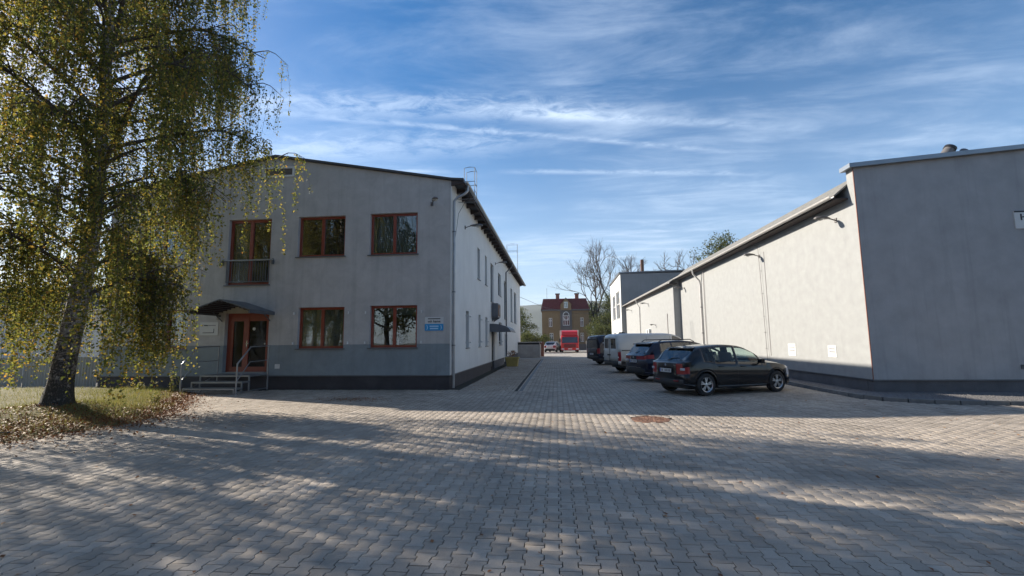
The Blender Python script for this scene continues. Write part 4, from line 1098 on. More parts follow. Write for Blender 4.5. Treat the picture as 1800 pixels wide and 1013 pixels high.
rm = MB(); a = [(-2.4, 81.7), (9.1, 81.7), (9.1, 92.2), (-2.4, 92.2)]; b = [(-1.9, 83.2), (8.5, 83.2), (8.5, 91), (-1.9, 91)]
rm.add([(x, y, 7.1) for x, y in a] + [(x, y, 9.15) for x, y in b], [(0, 1, 5, 4), (1, 2, 6, 5), (2, 3, 7, 6), (3, 0, 4, 7), (4, 5, 6, 7)])
rmo = rm.build('roof', 'red_tile', hs)
for k in range(14): # ribs of the tiled slope
    z = 7.14 + k * 0.14; t = (z - 7.1) / 2.05; B(-2.4 + 0.5 * t, 9.1 - 0.6 * t, 81.67 + 1.5 * t, 81.75 + 1.5 * t, z, z + 0.05).build('tile_course', 'red_tile', rmo)
MB().prism([(2.3, 6.95), (4.8, 6.95), (4.8, 8.0), (3.55, 9.1), (2.3, 8.0)], 'y', 81.5, 83.4).build('gable', 'house_ochre', hs)
gd = MB(); gd.add([(2.1, 81.4, 7.85), (3.55, 81.4, 9.2), (5.0, 81.4, 7.85), (2.1, 83.6, 7.85), (3.55, 83.6, 9.2), (5.0, 83.6, 7.85)], [(0, 1, 4, 3), (1, 2, 5, 4)]); gd.build('gable_roof', 'red_tile', hs)
window(hs, lambda u, d, z: (u, 81.44 + d, z), 3.1, 4.0, 7.3, 8.4, fw=0.1, rec=0.0, mat='white_plastic', sill=False)
for x in (1.2, 6.0): 
    ch = B(x, x + 0.9, 86, 86.8, 9.0, 10.2).build('chimney', 'brick_red', rmo); B(x - 0.12, x + 1.02, 85.9, 86.9, 10.2, 10.4).build('chimney_cap', 'house_grey', rmo)
MB().tube([(-1.0, 85, 9.1), (-1.0, 85, 11.3)], 0.04, 6).build('aerial', 'dark_zinc', rmo)
hs.location.x = 1.55; hs.scale.x = 0.75
# wire fence and yard wall before it
fw_ = thing('garden_wall', (4, 76, 0), 'weathered low wall with posts in front of the ochre house', 'wall')
B(-2.0, 11, 76, 76.25, 0, 1.0).build('wall', 'house_grey', fw_)
for x in np.arange(-1.5, 11, 1.6): B(x - 0.06, x + 0.06, 75.9, 76.35, 0, 1.5).build('post', 'concrete', fw_)
# concrete bin shelter at the end of the lane
bs = thing('bin_shelter', (-2.4, 44.5, 0), 'low weathered concrete bin shelter with dark lid at the end of the lane', 'shelter')
B(-4.2, -1.55, 43.8, 44.0, 0, 1.25).build('front_panel', 'concrete', bs)
for x in (-2.15, -1.85): B(x, x + 0.22, 43.78, 43.798, 0, 1.22).build('rib', 'concrete', bs)
B(-1.75, -1.55, 44.001, 46.0, 0, 1.25).build('side_panel', 'concrete', bs); B(-4.2, -4.0, 44.001, 46.0, 0, 1.25).build('side_panel', 'concrete', bs)
B(-4.3, -1.45, 43.7, 46.1, 1.42, 1.50).build('lid', 'concrete', bs)
B(-4.1, -1.65, 44.05, 45.9, 1.25, 1.42).build('infill', 'ink', bs)
B(-1.9, -1.3, 47.0, 48.0, 0, 1.5).build('brick_pier', 'brick_red', bs)
# yellow tub planter
pt = thing('yellow_planter', (-2.9, 29.6, 0), 'square yellow tub planter with dry plants below the side canopy', 'planter')
def tub(x0, x1, y0, y1, z0, z1, tp):
    return MB().add([(x0 + tp, y0 + tp, z0), (x1 - tp, y0 + tp, z0), (x1 - tp, y1 - tp, z0), (x0 + tp, y1 - tp, z0), (x0, y0, z1), (x1, y0, z1), (x1, y1, z1), (x0, y1, z1)], [(3, 2, 1, 0), (0, 1, 5, 4), (1, 2, 6, 5), (2, 3, 7, 6), (3, 0, 4, 7)])
tub(-3.25, -2.45, 29.2, 30.0, 0, 0.55, 0.07).build('tub', 'yellow_plastic', pt)
merge(B(-3.30, -2.40, 29.15, 29.22, 0.50, 0.58), B(-3.30, -2.40, 29.98, 30.05, 0.50, 0.58), B(-3.30, -3.23, 29.22, 29.98, 0.50, 0.58), B(-2.47, -2.40, 29.22, 29.98, 0.50, 0.58)).build('rim', 'yellow_plastic', pt)
B(-3.22, -2.48, 29.23, 29.97, 0.45, 0.52).build('earth', 'soil', pt)
# neighbour's shed and sheet fence (left)
ns = thing('neighbour_shed', (-28, 24, 0), 'pale neighbouring shed with dark corrugated roof behind the sheet fence', 'shed')
B(-36, -22.5, 21.0, 21.3, 0, 3.45).build('front_wall', 'neighbour_wall', ns); B(-22.8, -22.5, 21.31, 30, 0, 3.45).build('side_wall', 'neighbour_wall', ns)
MB().add([(-36.5, 20.6, 3.35), (-22.1, 20.6, 3.35), (-22.1, 25.5, 5.2), (-36.5, 25.5, 5.2), (-22.1, 30.4, 3.35), (-36.5, 30.4, 3.35)], [(0, 1, 2, 3), (3, 2, 4, 5)]).build('roof', 'corrugated', ns)
for k in range(60):
    x = -36.4 + k * 0.24; MB().add([(x, 20.58, 3.37), (x + 0.06, 20.58, 3.42), (x + 0.12, 20.58, 3.37), (x, 25.5, 5.22), (x + 0.06, 25.5, 5.27), (x + 0.12, 25.5, 5.22)], [(0, 1, 4, 3), (1, 2, 5, 4)]).build('corrugation', 'corrugated', ns) if k % 1 == 0 else None
MB().prism([(21.0, 3.45), (30, 3.45), (25.5, 5.1)], 'x', -22.8, -22.5).build('gable_wall', 'neighbour_wall', ns)
fs_ = thing('sheet_fence', (-22, 15.9, 0), 'grey ribbed sheet-metal fence between the shed and the office corner', 'fence')
x = -30.0
while x < -17.4:
    B(x - 0.03, x + 0.03, 15.86, 15.92, 0, 1.25).build('post', 'galvanised', fs_)
    x2 = min(x + 1.6, -17.25); p = MB(); n = 24; vs = []
    for k in range(n + 1):
        xx = x + 0.035 + (x2 - x - 0.07) * k / n; yy = 15.85 + (0.012 if k % 2 else -0.012); vs += [(xx, yy, 0.06), (xx, yy, 1.18)]
    p.add(vs, [(2 * k, 2 * k + 2, 2 * k + 3, 2 * k + 1) for k in range(n)]).build('sheet_panel', 'fence_sheet', fs_)
    x += 1.6

# ------------------------------------------------------------------ far terrain
def hill(name, pts, y, depth):
    vs, fs = [], []
    n = len(pts)
    for k, (x, z) in enumerate(pts):
        vs += [(x, y, -2), (x * 1.02, y + depth * .5, z * 0.7), (x * 1.05, y + depth, z), (x * 1.1, y + depth * 2, z * 0.6)]
    for k in range(n - 1):
        for j in range(3): fs.append((4 * k + j, 4 * k + 4 + j, 4 * k + 5 + j, 4 * k + 1 + j))
    return tag(MB().add(vs, fs).build(name, 'hill_forest', sm=60), kind='structure')
hp = []
for x in np.linspace(-1100, 1100, 60):
    hp.append((x, 62 + 16 * math.sin(x / 160 + 2.0) + 9 * math.sin(x / 61) - 0.012 * x + random.uniform(-1, 1)))
hill('hill', hp, 760, 160)
# ------------------------------------------------------------------ vehicles
def pchip(xk, yk, x):
    xk, yk, x = np.array(xk, float), np.array(yk, float), np.asarray(x, float)
    h = np.diff(xk); dl = np.diff(yk) / h; m = np.zeros(len(xk)); m[0], m[-1] = dl[0], dl[-1]
    for i in range(1, len(xk) - 1):
        if dl[i - 1] * dl[i] > 0:
            w1, w2 = 2 * h[i] + h[i - 1], h[i] + 2 * h[i - 1]; m[i] = (w1 + w2) / (w1 / dl[i - 1] + w2 / dl[i])
    i = np.clip(np.searchsorted(xk, x) - 1, 0, len(h) - 1); t = (x - xk[i]) / h[i]
    return (yk[i] * (1 + 2 * t) * (1 - t) ** 2 + m[i] * h[i] * t * (1 - t) ** 2 + yk[i + 1] * t * t * (3 - 2 * t) + m[i + 1] * h[i] * t * t * (t - 1))
def curve(k): return lambda x: pchip([p[0] for p in k], [p[1] for p in k], x)
FR = [0, 0.10, 0.28, 0.52, 0.80, 1.0]
def wheel(parent, x, y, r, w, spokes, mat):
    """y sign gives the side; outer face looks away from the car."""
    s = 1 if y > 0 else -1
    t = MB().lathe([(r * 0.66, -w / 2), (r * 0.80, -w / 2), (r * 0.95, -w / 2 + 0.012), (r, -w / 2 + 0.035), (r, w / 2 - 0.035), (r * 0.95, w / 2 - 0.012), (r * 0.80, w / 2), (r * 0.66, w / 2), (r * 0.64, w / 2 - 0.02), (r * 0.64, -w / 2 + 0.02)], (x, y, r), 'y', 36).build('tyre', 'tyre', parent, sm=40)
    wo = y + s * (w / 2 - 0.012)
    rm_ = MB().lathe([(r * 0.665, s * 0.0), (r * 0.655, s * 0.008), (r * 0.60, s * -0.004), (r * 0.58, -s * 0.06)], (x, wo, r), 'y', 36)
    if spokes:
        for k in range(spokes):
            for e in (-0.17, 0.17):
                a = 2 * math.pi * k / spokes + 0.3; a2 = a + e
                p0 = Vector((math.cos(a + e * .5) * r * 0.10, 0, math.sin(a + e * .5) * r * 0.10)); p1 = Vector((math.cos(a2) * r * 0.60, 0, math.sin(a2) * r * 0.60))
                d_ = (p1 - p0); n_ = Vector((-d_.z, 0, d_.x)).normalized()
                c = (p0 + p1) / 2 + Vector((x, wo - s * 0.022, r))
                rm_.obox(c, d_ / 2, (0, s * 0.010, 0), n_ * r * 0.050)
        rm_.lathe([(0.001, s * -0.004), (r * 0.15, s * -0.008), (r * 0.17, -s * 0.03)], (x, wo, r), 'y', 16)
    else:
        rm_.lathe([(0.001, s * 0.0), (r * 0.16, -s * 0.002), (r * 0.30, -s * 0.03), (r * 0.48, -s * 0.012), (r * 0.58, -s * 0.04)], (x, wo, r), 'y', 24)
    rm_.build('rim', mat, t, sm=35)
    MB().lathe([(0.001, 0), (r * 0.58, 0)], (x, wo - s * 0.07, r), 'y', 24).build('brake_disc', 'black_plastic', t)
    return t
def car(name, loc, rz, label, cat, group, P):
    t = thing(name, loc, label, cat, group, rz=rz, local=True)
    L, zt, zb, wf = P['L'], curve(P['zt']), curve(P['zb']), curve(P['w'])
    wx, r, ra = P['wheels'], P['r'], P['r'] + P.get('gap', 0.055)
    base = curve(P['low'])
    win = P['win']; sc = P.get('screen'); rg = P.get('rearglass')
    xs = set(np.linspace(0, L, 44)); xs |= set(np.linspace(0, 0.5, 14)); xs |= set(np.linspace(L - 0.35, L, 12))
    for a, b in win: xs |= {a, b}
    for q in (sc, rg):
        if q: xs |= set(np.linspace(q[0], q[1], 8))
    for w in wx: xs |= {w + ra * math.cos(k * math.pi / 14) for k in range(15)}
    for q in P.get('cuts', ()): xs.add(q)
    xs = sorted(xs); xs = [xs[0]] + [b for a, b in zip(xs, xs[1:]) if b - a > 0.004]
    xs = np.array(xs)
    ZT, ZB, WF, LO_ = zt(xs), zb(xs), wf(xs), base(xs)
    for w in wx:
        dx = xs - w; m = np.abs(dx) <= ra
        arch = np.where(m, r + np.sqrt(np.maximum(ra * ra - dx * dx, 0)), 0); LO_ = np.maximum(LO_, arch)
    yg, yh = P.get('yg', [.83, .74, .42, 0]), [.82, .62, .33, 0]
    zg, zh = [.84, .95, .993, 1], [.45, .75, .94, 1]
    tw = P.get('tuck', 0.93)
    def section(i):
        g = np.clip((ZT[i] - ZB[i] - 0.06) / 0.24, 0, 1); g = g * g * (3 - 2 * g)
        pts = []
        for f in FR:
            z = LO_[i] + f * (ZB[i] - LO_[i]); u = np.clip((z - 0.2) / (ZB[i] - 0.2), 0, 1)
            pts.append((WF[i] * float(np.interp(u, [0, .12, .32, .55, .72, .78, 1], [tw, .972, .985, .997, 1.0, .992, .962])), z))
        for k in range(4): pts.append((WF[i] * .962 * (yh[k] + (yg[k] - yh[k]) * g), ZB[i] + (ZT[i] - ZB[i]) * (zh[k] + (zg[k] - zh[k]) * g)))
        return pts
    S = [section(i) for i in range(len(xs))]
    nR = len(S[0]); ring = []
    for p in S: ring.append([(-y, z) for y, z in p] + [(y, z) for y, z in p[-2::-1]])
    nn_ = len(ring[0])
    out = {}
    def put(key, vs): out.setdefault(key, MB()).add(vs, [tuple(range(len(vs)))])
    for i in range(len(xs) - 1):
        xm = (xs[i] + xs[i + 1]) / 2
        for j in range(nn_ - 1):
            row = min(j, nn_ - 2 - j); side = 'r' if j < nR - 1 else 'l'
            key = 'body'
            if row == 5 and any(a < xm < b for a, b in win): key = 'side_window_' + str([k for k, (a, b) in enumerate(win) if a < xm < b][0]) + side
            elif sc and sc[0] < xm < sc[1] and row >= 7: key = 'windscreen'
            elif rg and rg[0] < xm < rg[1] and row >= 7: key = 'rear_window'
            elif row == 0: key = 'lower_trim'
            else:
                for (nm, a, b, r0, r1) in P.get('side_zones', ()):
                    if a < xm < b and r0 <= row <= r1: key = nm + '_' + side
            put(key, [(xs[i], *ring[i][j]), (xs[i + 1], *ring[i + 1][j]), (xs[i + 1], *ring[i + 1][j + 1]), (xs[i], *ring[i][j + 1])])
    # end caps
    def cap(i, sgn, bulge, zones, ncol=12):
        xe = xs[i]
        for rr in range(nR - 1):
            (ya, za), (yb, zb_) = S[i][rr], S[i][rr + 1]
            for c in range(ncol):
                s0, s1 = -1 + 2 * c / ncol, -1 + 2 * (c + 1) / ncol
                def P3(y, z, s, fr_): return (xe + sgn * bulge * (1 - abs(s) ** 2.6) * math.sin(math.pi * min(max(fr_, 0.12), 0.9)) ** 0.5, y * s, z)
                f0, f1 = rr / (nR - 1), (rr + 1) / (nR - 1)
                key = 'body'
                for (nm, c0, c1, r0, r1) in zones:
                    if c0 <= c < c1 and r0 <= rr <= r1: key = nm
                if key in ('tail_lamp', 'headlight', 'rear_pane'): key += '_r' if s0 < -0.001 else '_l'
                vs = [P3(ya, za, s0, f0), P3(ya, za, s1, f0), P3(yb, zb_, s1, f1), P3(yb, zb_, s0, f1)]
                if sgn < 0: vs = vs[::-1]
                put(key, vs)
    cap(0, -1, P.get('rb', 0.07), P.get('rear_zones', ()))
    cap(len(xs) - 1, 1, P.get('fb', 0.10), P.get('front_zones', ()))
    mats = {'body': P['paint'], 'lower_trim': P.get('trim', P['paint']), 'windscreen': P['glass'], 'rear_window': P.get('rglass', P['glass']), 'bumper': P.get('bumper', 'black_plastic'), 'grille': 'black_plastic', 'tailgate_panel': P['paint']}
    import bmesh
    for key, mb in out.items():
        nm = key
        if key.startswith('side_window'): nm, mt = 'side_window', P['glass']
        elif key.startswith('tail_lamp'): nm, mt = 'tail_lamp', 'lamp_red'
        elif key.startswith('headlight'): nm, mt = 'headlight', 'lamp_clear'
        elif key.startswith('rear_pane'): nm, mt = 'rear_window', P.get('rglass', P['glass'])
        elif key.startswith('rubbing'): nm, mt = 'rubbing_strip', 'black_plastic'
        else: mt = mats[key]
        o = mb.build(nm, mt, t)
        me = o.data; bm = bmesh.new(); bm.from_mesh(me); bmesh.ops.remove_doubles(bm, verts=bm.verts, dist=0.0008)
        bmesh.ops.recalc_face_normals(bm, faces=bm.faces); bm.to_mesh(me); bm.free(); smooth(me, 50)
        if key in ('body', 'lower_trim', 'bumper'):
            so = o.modifiers.new('thickness', 'SOLIDIFY'); so.thickness = 0.012; so.offset = -1
    # wheels, wells, floor, cabin
    wm = P['w'][len(P['w']) // 2][1]
    for w in wx:
        for s in (-1, 1):
            wheel(t, w, s * (wm - 0.115), r, 0.21, P.get('spokes', 0), P.get('rim', 'steel_wheel'))
            n = 14; vs = []
            for k in range(n + 1):
                a = math.pi * k / n; vs += [(w + ra * math.cos(a), s * (wm - 0.03), r + ra * math.sin(a)), (w + ra * math.cos(a), s * (wm - 0.33), r + ra * math.sin(a))]
            MB().add(vs, [(2 * k, 2 * k + 1, 2 * k + 3, 2 * k + 2) for k in range(n)]).build('wheel_arch_liner', 'black_plastic', t, sm=60)
    B(0.30, L - 0.25, -wm + 0.34, wm - 0.34, float(base(L * .5)) - 0.02, float(base(L * .5)) + 0.16).build('underbody', 'black_plastic', t)
    zb_m = float(zb(L * 0.45))
    B(wx[0] + ra + 0.02, wx[1] - ra - 0.02, -wm + 0.10, wm - 0.10, 0.30, zb_m - 0.34).build('cabin_floor', 'black_plastic', t)
    if P.get('seats'):
        for sx in P['seats']:
            for sy in (-0.38, 0.38):
                st_ = merge(B(sx, sx + 0.48, sy - 0.24, sy + 0.24, zb_m - 0.50, zb_m - 0.36)); st_.obox((sx - 0.06, sy, zb_m - 0.05), (0.055, 0, 0.0), (0, 0.23, 0), (-0.09, 0, 0.33)); st_.obox((sx - 0.17, sy, zb_m + 0.36), (0.04, 0, 0), (0, 0.12, 0), (-0.02, 0, 0.09))
                bevel(st_.build('seat', 'seat_cloth', t), 0.03, 2)
        x = P['dash']; B(x, x + 0.45, -wm + 0.12, wm - 0.12, zb_m - 0.25, zb_m - 0.02).build('dashboard', 'black_plastic', t)
        MB().lathe([(0.17, -0.012), (0.19, 0), (0.17, 0.012), (0.155, 0.0), (0.17, -0.012)], (x - 0.12, 0.37, zb_m - 0.02), 'x', 20).build('steering_wheel', 'black_plastic', t)
    # mirrors
    if P.get('mirror'):
        x, z = P['mirror']
        for s in (-1, 1):
            m_ = MB(); m_.obox((x, s * (wm + 0.09), z), (0.05, s * 0.015, 0), (0, s * 0.085, 0), (-0.008, 0, P.get('mh', 0.065))); m_.obox((x + 0.02, s * (wm - 0.01), z - 0.05), (0.03, 0, 0), (0, 0.05, 0), (0, 0, 0.018))
            bevel(m_.build('door_mirror', P.get('mirror_mat', P['paint']), t), 0.03, 3)
    def surf_y(x, z):
        i = int(np.clip(np.searchsorted(xs, x), 0, len(xs) - 1)); p = S[i]
        return float(np.interp(z, [q[1] for q in p[:7]], [q[0] for q in p[:7]]))
    # shut lines and handles
    for x, z0, z1 in P.get('seams', ()):
        for s in (-1, 1):
            zs_ = np.linspace(z0, z1, 14); vs = []
            for z in zs_: y = surf_y(x, z) + 0.0025; vs += [(x - 0.004, s * y, z), (x + 0.004, s * y, z)]
            MB().add(vs, [(2 * k, 2 * k + 1, 2 * k + 3, 2 * k + 2) for k in range(13)]).build('shut_line', 'ink', t)
    for x, z in P.get('handles', ()):
        for s in (-1, 1):
            y = surf_y(x, z)
            bevel(MB().obox((x, s * (y + 0.018), z), (0.085, 0, 0), (0, 0.012, 0), (0, 0, 0.014)).build('door_handle', P.get('handle_mat', P['paint']), t), 0.008, 2)
    if P.get('plate'):
        x, z, body = P['plate']
        pl = B(x - 0.012, x, -0.26, 0.26, z - 0.055, z + 0.055).build('number_plate', 'plate_white', t)
        B(x - 0.0135, x - 0.0122, 0.215, 0.258, z - 0.05, z + 0.05).build('plate_band', 'plate_blue', pl)
        k = 0
        for y0, w_ in body:
            B(x - 0.0135, x - 0.0122, y0 - w_, y0, z - 0.036, z + 0.036).build('character', 'grey_ink', pl)
    if P.get('badge'):
        x, z = P['badge']
        MB().lathe([(0.001, -0.012), (0.036, -0.010), (0.045, 0.0)], (x, 0, z), 'x', 18).build('badge', 'chrome', t, sm=40)
    return t
def place(RR, heading, xw, wm):
    """Ground point of the car's origin, from where its right rear tyre's outer edge stands."""
    a = R(heading); lx, ly = xw, -wm + 0.01
    return (RR[0] - (lx * math.cos(a) - ly * math.sin(a)), RR[1] - (lx * math.sin(a) + ly * math.cos(a)), 0), a

HATCH = dict(L=4.24, paint='car_black', glass='car_glass', rglass='dark_car_glass', r=0.325, wheels=(0.68, 3.38), spokes=5, rim='alloy',
    zt=[(0, .955), (.03, .985), (.08, 1.02), (.50, 1.355), (.62, 1.40), (1.0, 1.445), (1.6, 1.475), (2.0, 1.46), (2.3, 1.395), (2.6, 1.27), (3.05, 1.03), (3.25, .985), (3.7, .895), (4.0, .80), (4.16, .70), (4.24, .58)],
    zb=[(0, .93), (.08, .975), (.5, .995), (1.2, .975), (2.2, .945), (3.0, .905), (3.35, .885), (3.75, .82), (4.0, .735), (4.16, .64), (4.24, .52)],
    w=[(0, .70), (.03, .76), (.10, .81), (.28, .855), (.7, .88), (1.7, .885), (2.9, .88), (3.45, .865), (3.85, .80), (4.06, .70), (4.18, .58), (4.24, .48)],
    low=[(0, .30), (.2, .27), (.4, .22), (2, .20), (3.75, .21), (4.24, .25)], win=[(.66, 1.00), (1.03, 1.80), (1.89, 2.80)], screen=(2.38, 3.07), rearglass=(.085, .49),
    rear_zones=[('bumper', 0, 12, 0, 1), ('tail_lamp', 0, 2, 3, 4), ('tail_lamp', 10, 12, 3, 4)], side_zones=[('tail_lamp', 0, 0.14, 3, 3), ('headlight', 3.85, 4.16, 3, 4)],
    front_zones=[('grille', 2, 10, 1, 3)], seats=(1.08, 1.98), dash=2.65, mirror=(2.66, .965), seams=((.97, .50, .97), (1.845, .22, .95), (2.92, .22, .89)), handles=((1.22, .83), (2.05, .82)),
    plate=(-.068, .72, [(0.19, 0.03), (0.15, 0.05), (0.03, 0.055), (-0.04, 0.05), (-0.11, 0.055), (-0.18, 0.05)]), badge=(-.062, .875), cuts=(.14,), pillars=True)
RRH = (4.31, 13.85)
loc, a = place(RRH, 24.5, .68, .885)
hc = car('hatchback_car', loc, a, 'glossy black hatchback with alloy wheels parked beside the hall corner', 'car', 'cars and vans parked along the hall', HATCH)
bevel(MB().obox((0.52, 0, 1.375), (0.10, 0, 0.014), (0, 0.55, 0), (-0.003, 0, 0.014)).build('roof_spoiler', 'car_black', hc), 0.015, 2)
MB().tube([(0.05, 0.02, 1.02), (0.14, -0.10, 1.075), (0.17, -0.36, 1.085)], 0.012, 6).build('rear_wiper', 'ink', hc)
text_mesh('FABIA', 0.05, 'chrome', Matrix.Translation((-0.064, -0.42, 0.875)) @ Matrix.Rotation(R(-90), 4, 'Z') @ Matrix.Rotation(R(90), 4, 'X'), hc, 'lettering')
for s in (-1, 1): B(-0.055, -0.035, s * 0.42 - 0.10, s * 0.42 + 0.10, 0.415, 0.445).build('reflector', 'lamp_red', hc)
for s in (-1, 1): bevel(MB().obox((0.02, s * 0.68, 0.77), (0.05, s * 0.02, 0), (0, 0.06, 0), (0, 0, 0.035)).build('reversing_lamp', 'lamp_clear', hc), 0.012, 2)
MB().tube([(0.72, 0, 1.41), (0.60, 0, 1.55)], 0.006, 5).build('aerial', 'ink', hc)

WAGON = dict(HATCH); WAGON.update(L=4.55, paint='car_navy', r=0.34, wheels=(0.80, 3.52), rim='steel_wheel', spokes=5, glass='dark_car_glass',
    zt=[(0, 1.03), (.03, 1.07), (.08, 1.11), (.42, 1.47), (.54, 1.52), (1.0, 1.58), (1.7, 1.60), (2.2, 1.57), (2.5, 1.50), (2.8, 1.38), (3.25, 1.11), (3.5, 1.06), (4.0, .97), (4.35, .86), (4.5, .74), (4.55, .6)],
    zb=[(0, 1.0), (.07, 1.04), (.6, 1.06), (1.2, 1.04), (2.2, 1.01), (3.2, .98), (3.5, .96), (4.0, .9), (4.35, .78), (4.5, .67), (4.55, .55)],
    w=[(0, .74), (.03, .80), (.10, .85), (.30, .89), (.8, .915), (1.8, .92), (3.2, .915), (3.8, .89), (4.2, .80), (4.42, .68), (4.55, .52)],
    low=[(0, .34), (.25, .30), (.5, .26), (2, .24), (4.1, .25), (4.55, .3)], win=[(.70, 1.15), (1.2, 2.0), (2.1, 3.0)], screen=(2.55, 3.28), rearglass=(.085, .41),
    side_zones=[('tail_lamp', 0, 0.34, 4, 4), ('headlight', 4.1, 4.4, 3, 4)], rear_zones=[('bumper', 0, 12, 0, 1), ('tail_lamp', 0, 4, 4, 4), ('tail_lamp', 8, 12, 4, 4)],
    seats=(1.25, 2.2), dash=2.85, mirror=(2.88, 1.08), seams=((1.15, .4, 1.08), (2.05, .26, 1.06), (3.1, .26, 1.0)), handles=((1.4, .94), (2.25, .93)), badge=(-.064, .93),
    plate=(-.068, .80, [(0.19, 0.03), (0.14, 0.055), (0.03, 0.05), (-0.04, 0.055), (-0.11, 0.05), (-0.18, 0.05)]), cuts=(.34,))
loc, a = place((4.16, 18.16), 20, .80, .92)
wc = car('estate_car', loc, a, 'dark navy family car with roof rails parked between the black hatchback and the white van', 'car', 'cars and vans parked along the hall', WAGON)
bevel(MB().obox((0.40, 0, 1.475), (0.13, 0, 0.02), (0, 0.60, 0), (-0.003, 0, 0.018)).build('roof_spoiler', 'car_navy', wc), 0.015, 2)
MB().tube([(0.06, 0.02, 1.11), (0.14, -0.10, 1.16), (0.17, -0.38, 1.17)], 0.013, 6).build('rear_wiper', 'ink', wc)
for s in (-1, 1): MB().tube([(0.7, s * 0.62, 1.54), (0.85, s * 0.64, 1.62), (2.1, s * 0.64, 1.63), (2.3, s * 0.62, 1.54)], 0.018, 8).build('roof_rail', 'black_plastic', wc, sm=60)
for s in (-1, 1): B(-0.062, -0.045, s * 0.30 - 0.06, s * 0.30 + 0.06, 0.70, 0.72).build('lettering_strip', 'chrome', wc)
B(-0.075, -0.055, -0.55, 0.55, 0.555, 0.575).build('bumper_trim', 'chrome', wc)

VAN = dict(L=4.75, paint='van_white', glass='dark_car_glass', trim='black_plastic', r=0.325, wheels=(0.92, 3.90), rim='steel_wheel', spokes=0, tuck=.97, yg=[.90, .83, .48, 0], gap=0.045, rb=0.04,
    zt=[(0, 1.78), (.04, 1.86), (.15, 1.92), (.6, 1.95), (2.6, 1.95), (3.0, 1.92), (3.3, 1.82), (3.95, 1.28), (4.15, 1.16), (4.5, 1.05), (4.68, .88), (4.75, .7)],
    zb=[(0, 1.20), (.1, 1.22), (3.0, 1.20), (3.7, 1.16), (4.1, 1.06), (4.5, .92), (4.68, .8), (4.75, .62)],
    w=[(0, .86), (.03, .89), (.10, .91), (.5, .92), (2.2, .92), (3.6, .915), (4.1, .88), (4.5, .80), (4.68, .70), (4.75, .6)],
    low=[(0, .38), (.3, .34), (.6, .30), (2, .28), (4.4, .28), (4.75, .32)], win=[(2.95, 3.72)], screen=(3.32, 4.0),
    rear_zones=[('bumper', 0, 12, 0, 1), ('rear_pane', 1, 5, 5, 5), ('rear_pane', 7, 11, 5, 5)], side_zones=[('tail_lamp', 0, 0.14, 2, 3), ('rubbing', 0.14, 0.52, 1, 1), ('rubbing', 1.3, 3.4, 1, 1), ('headlight', 4.45, 4.65, 3, 4)], front_zones=[('grille', 2, 10, 2, 3)],
    mirror=(3.78, 1.25), mh=.11, mirror_mat='black_plastic', seams=((1.55, .36, 1.80), (2.82, .34, 1.80), (3.75, .34, 1.15)), handles=((2.95, 1.0),), handle_mat='black_plastic', cuts=(.14, 1.3, 3.4))
loc, a = place((3.85, 22.9), 17, .92, .92)
vn = car('panel_van', loc, a, 'old white panel van with dark rear windows parked beyond the navy car', 'van', 'cars and vans parked along the hall', VAN)
B(-0.055, -0.035, 0.02, 0.03, 0.45, 1.75).build('door_gap', 'ink', vn)
B(-0.07, -0.045, -0.10, 0.26, 0.86, 0.92).build('number_plate_recess', 'black_plastic', vn)
for s in (-1, 1):
    for z in (0.75, 1.45): B(-0.03, 0.03, s * 0.885 - 0.012, s * 0.885 + 0.012, z, z + 0.07).build('door_hinge', 'van_white', vn)
B(1.62, 2.85, -0.945, -0.925, 1.10, 1.135).build('slide_rail', 'black_plastic', vn)
B(0.18, 1.5, -0.940, -0.922, 1.10, 1.135).build('slide_rail', 'black_plastic', vn)
MB().lathe([(0.16, 1.94), (0.15, 1.99), (0.10, 2.02), (0.001, 2.03)], (0.75, 0.2, 0), 'z', 18).build('roof_vent', 'black_plastic', vn, sm=40)

DVAN = dict(VAN); DVAN.update(L=4.9, paint='car_dark_blue', glass='dark_car_glass', wheels=(0.95, 3.95), rim='alloy', spokes=5,
    zt=[(0, 1.74), (.05, 1.86), (.18, 1.92), (.6, 1.95), (2.8, 1.95), (3.2, 1.90), (3.5, 1.78), (4.1, 1.25), (4.3, 1.14), (4.65, 1.02), (4.83, .86), (4.9, .7)],
    zb=[(0, 1.08), (.1, 1.10), (3.2, 1.10), (3.85, 1.08), (4.25, 1.0), (4.65, .88), (4.83, .76), (4.9, .6)],
    w=[(0, .85), (.03, .89), (.10, .92), (.5, .94), (2.2, .945), (3.8, .94), (4.25, .90), (4.65, .80), (4.83, .70), (4.9, .6)],
    low=[(0, .40), (.3, .34), (.6, .28), (2, .25), (4.5, .25), (4.9, .3)], win=[(.45, 1.5), (1.6, 2.85), (2.95, 3.85)], screen=(3.5, 4.12), rear_zones=[('bumper', 0, 12, 0, 1), ('rear_pane', 1, 11, 5, 5), ('tail_lamp', 0, 1, 3, 4), ('tail_lamp', 11, 12, 3, 4)],
    side_zones=[('tail_lamp', 0, 0.10, 3, 4)], mirror=(3.95, 1.2), mirror_mat='car_dark_blue', seams=((1.55, .4, 1.08), (2.9, .3, 1.08)), handles=(), cuts=(.1,), plate=(-.07, .72, [(0.19, 0.03), (0.12, 0.05), (0.03, 0.05), (-0.04, 0.055), (-0.11, 0.05)]))
loc, a = place((3.6, 30.4), 22, .95, .945)
car('dark_van', loc, a, 'dark blue passenger van parked beyond the white van, its rear square to the lane', 'van', 'cars and vans parked along the hall', DVAN)

SILV = dict(HATCH); SILV.update(paint='car_silver', glass='dark_car_glass', rim='steel_wheel', plate=None, badge=None)
sv = car('silver_car', (-0.9, 62.4, 0), R(78), 'small silver car seen from behind beside the red lorry', 'car', None, SILV)

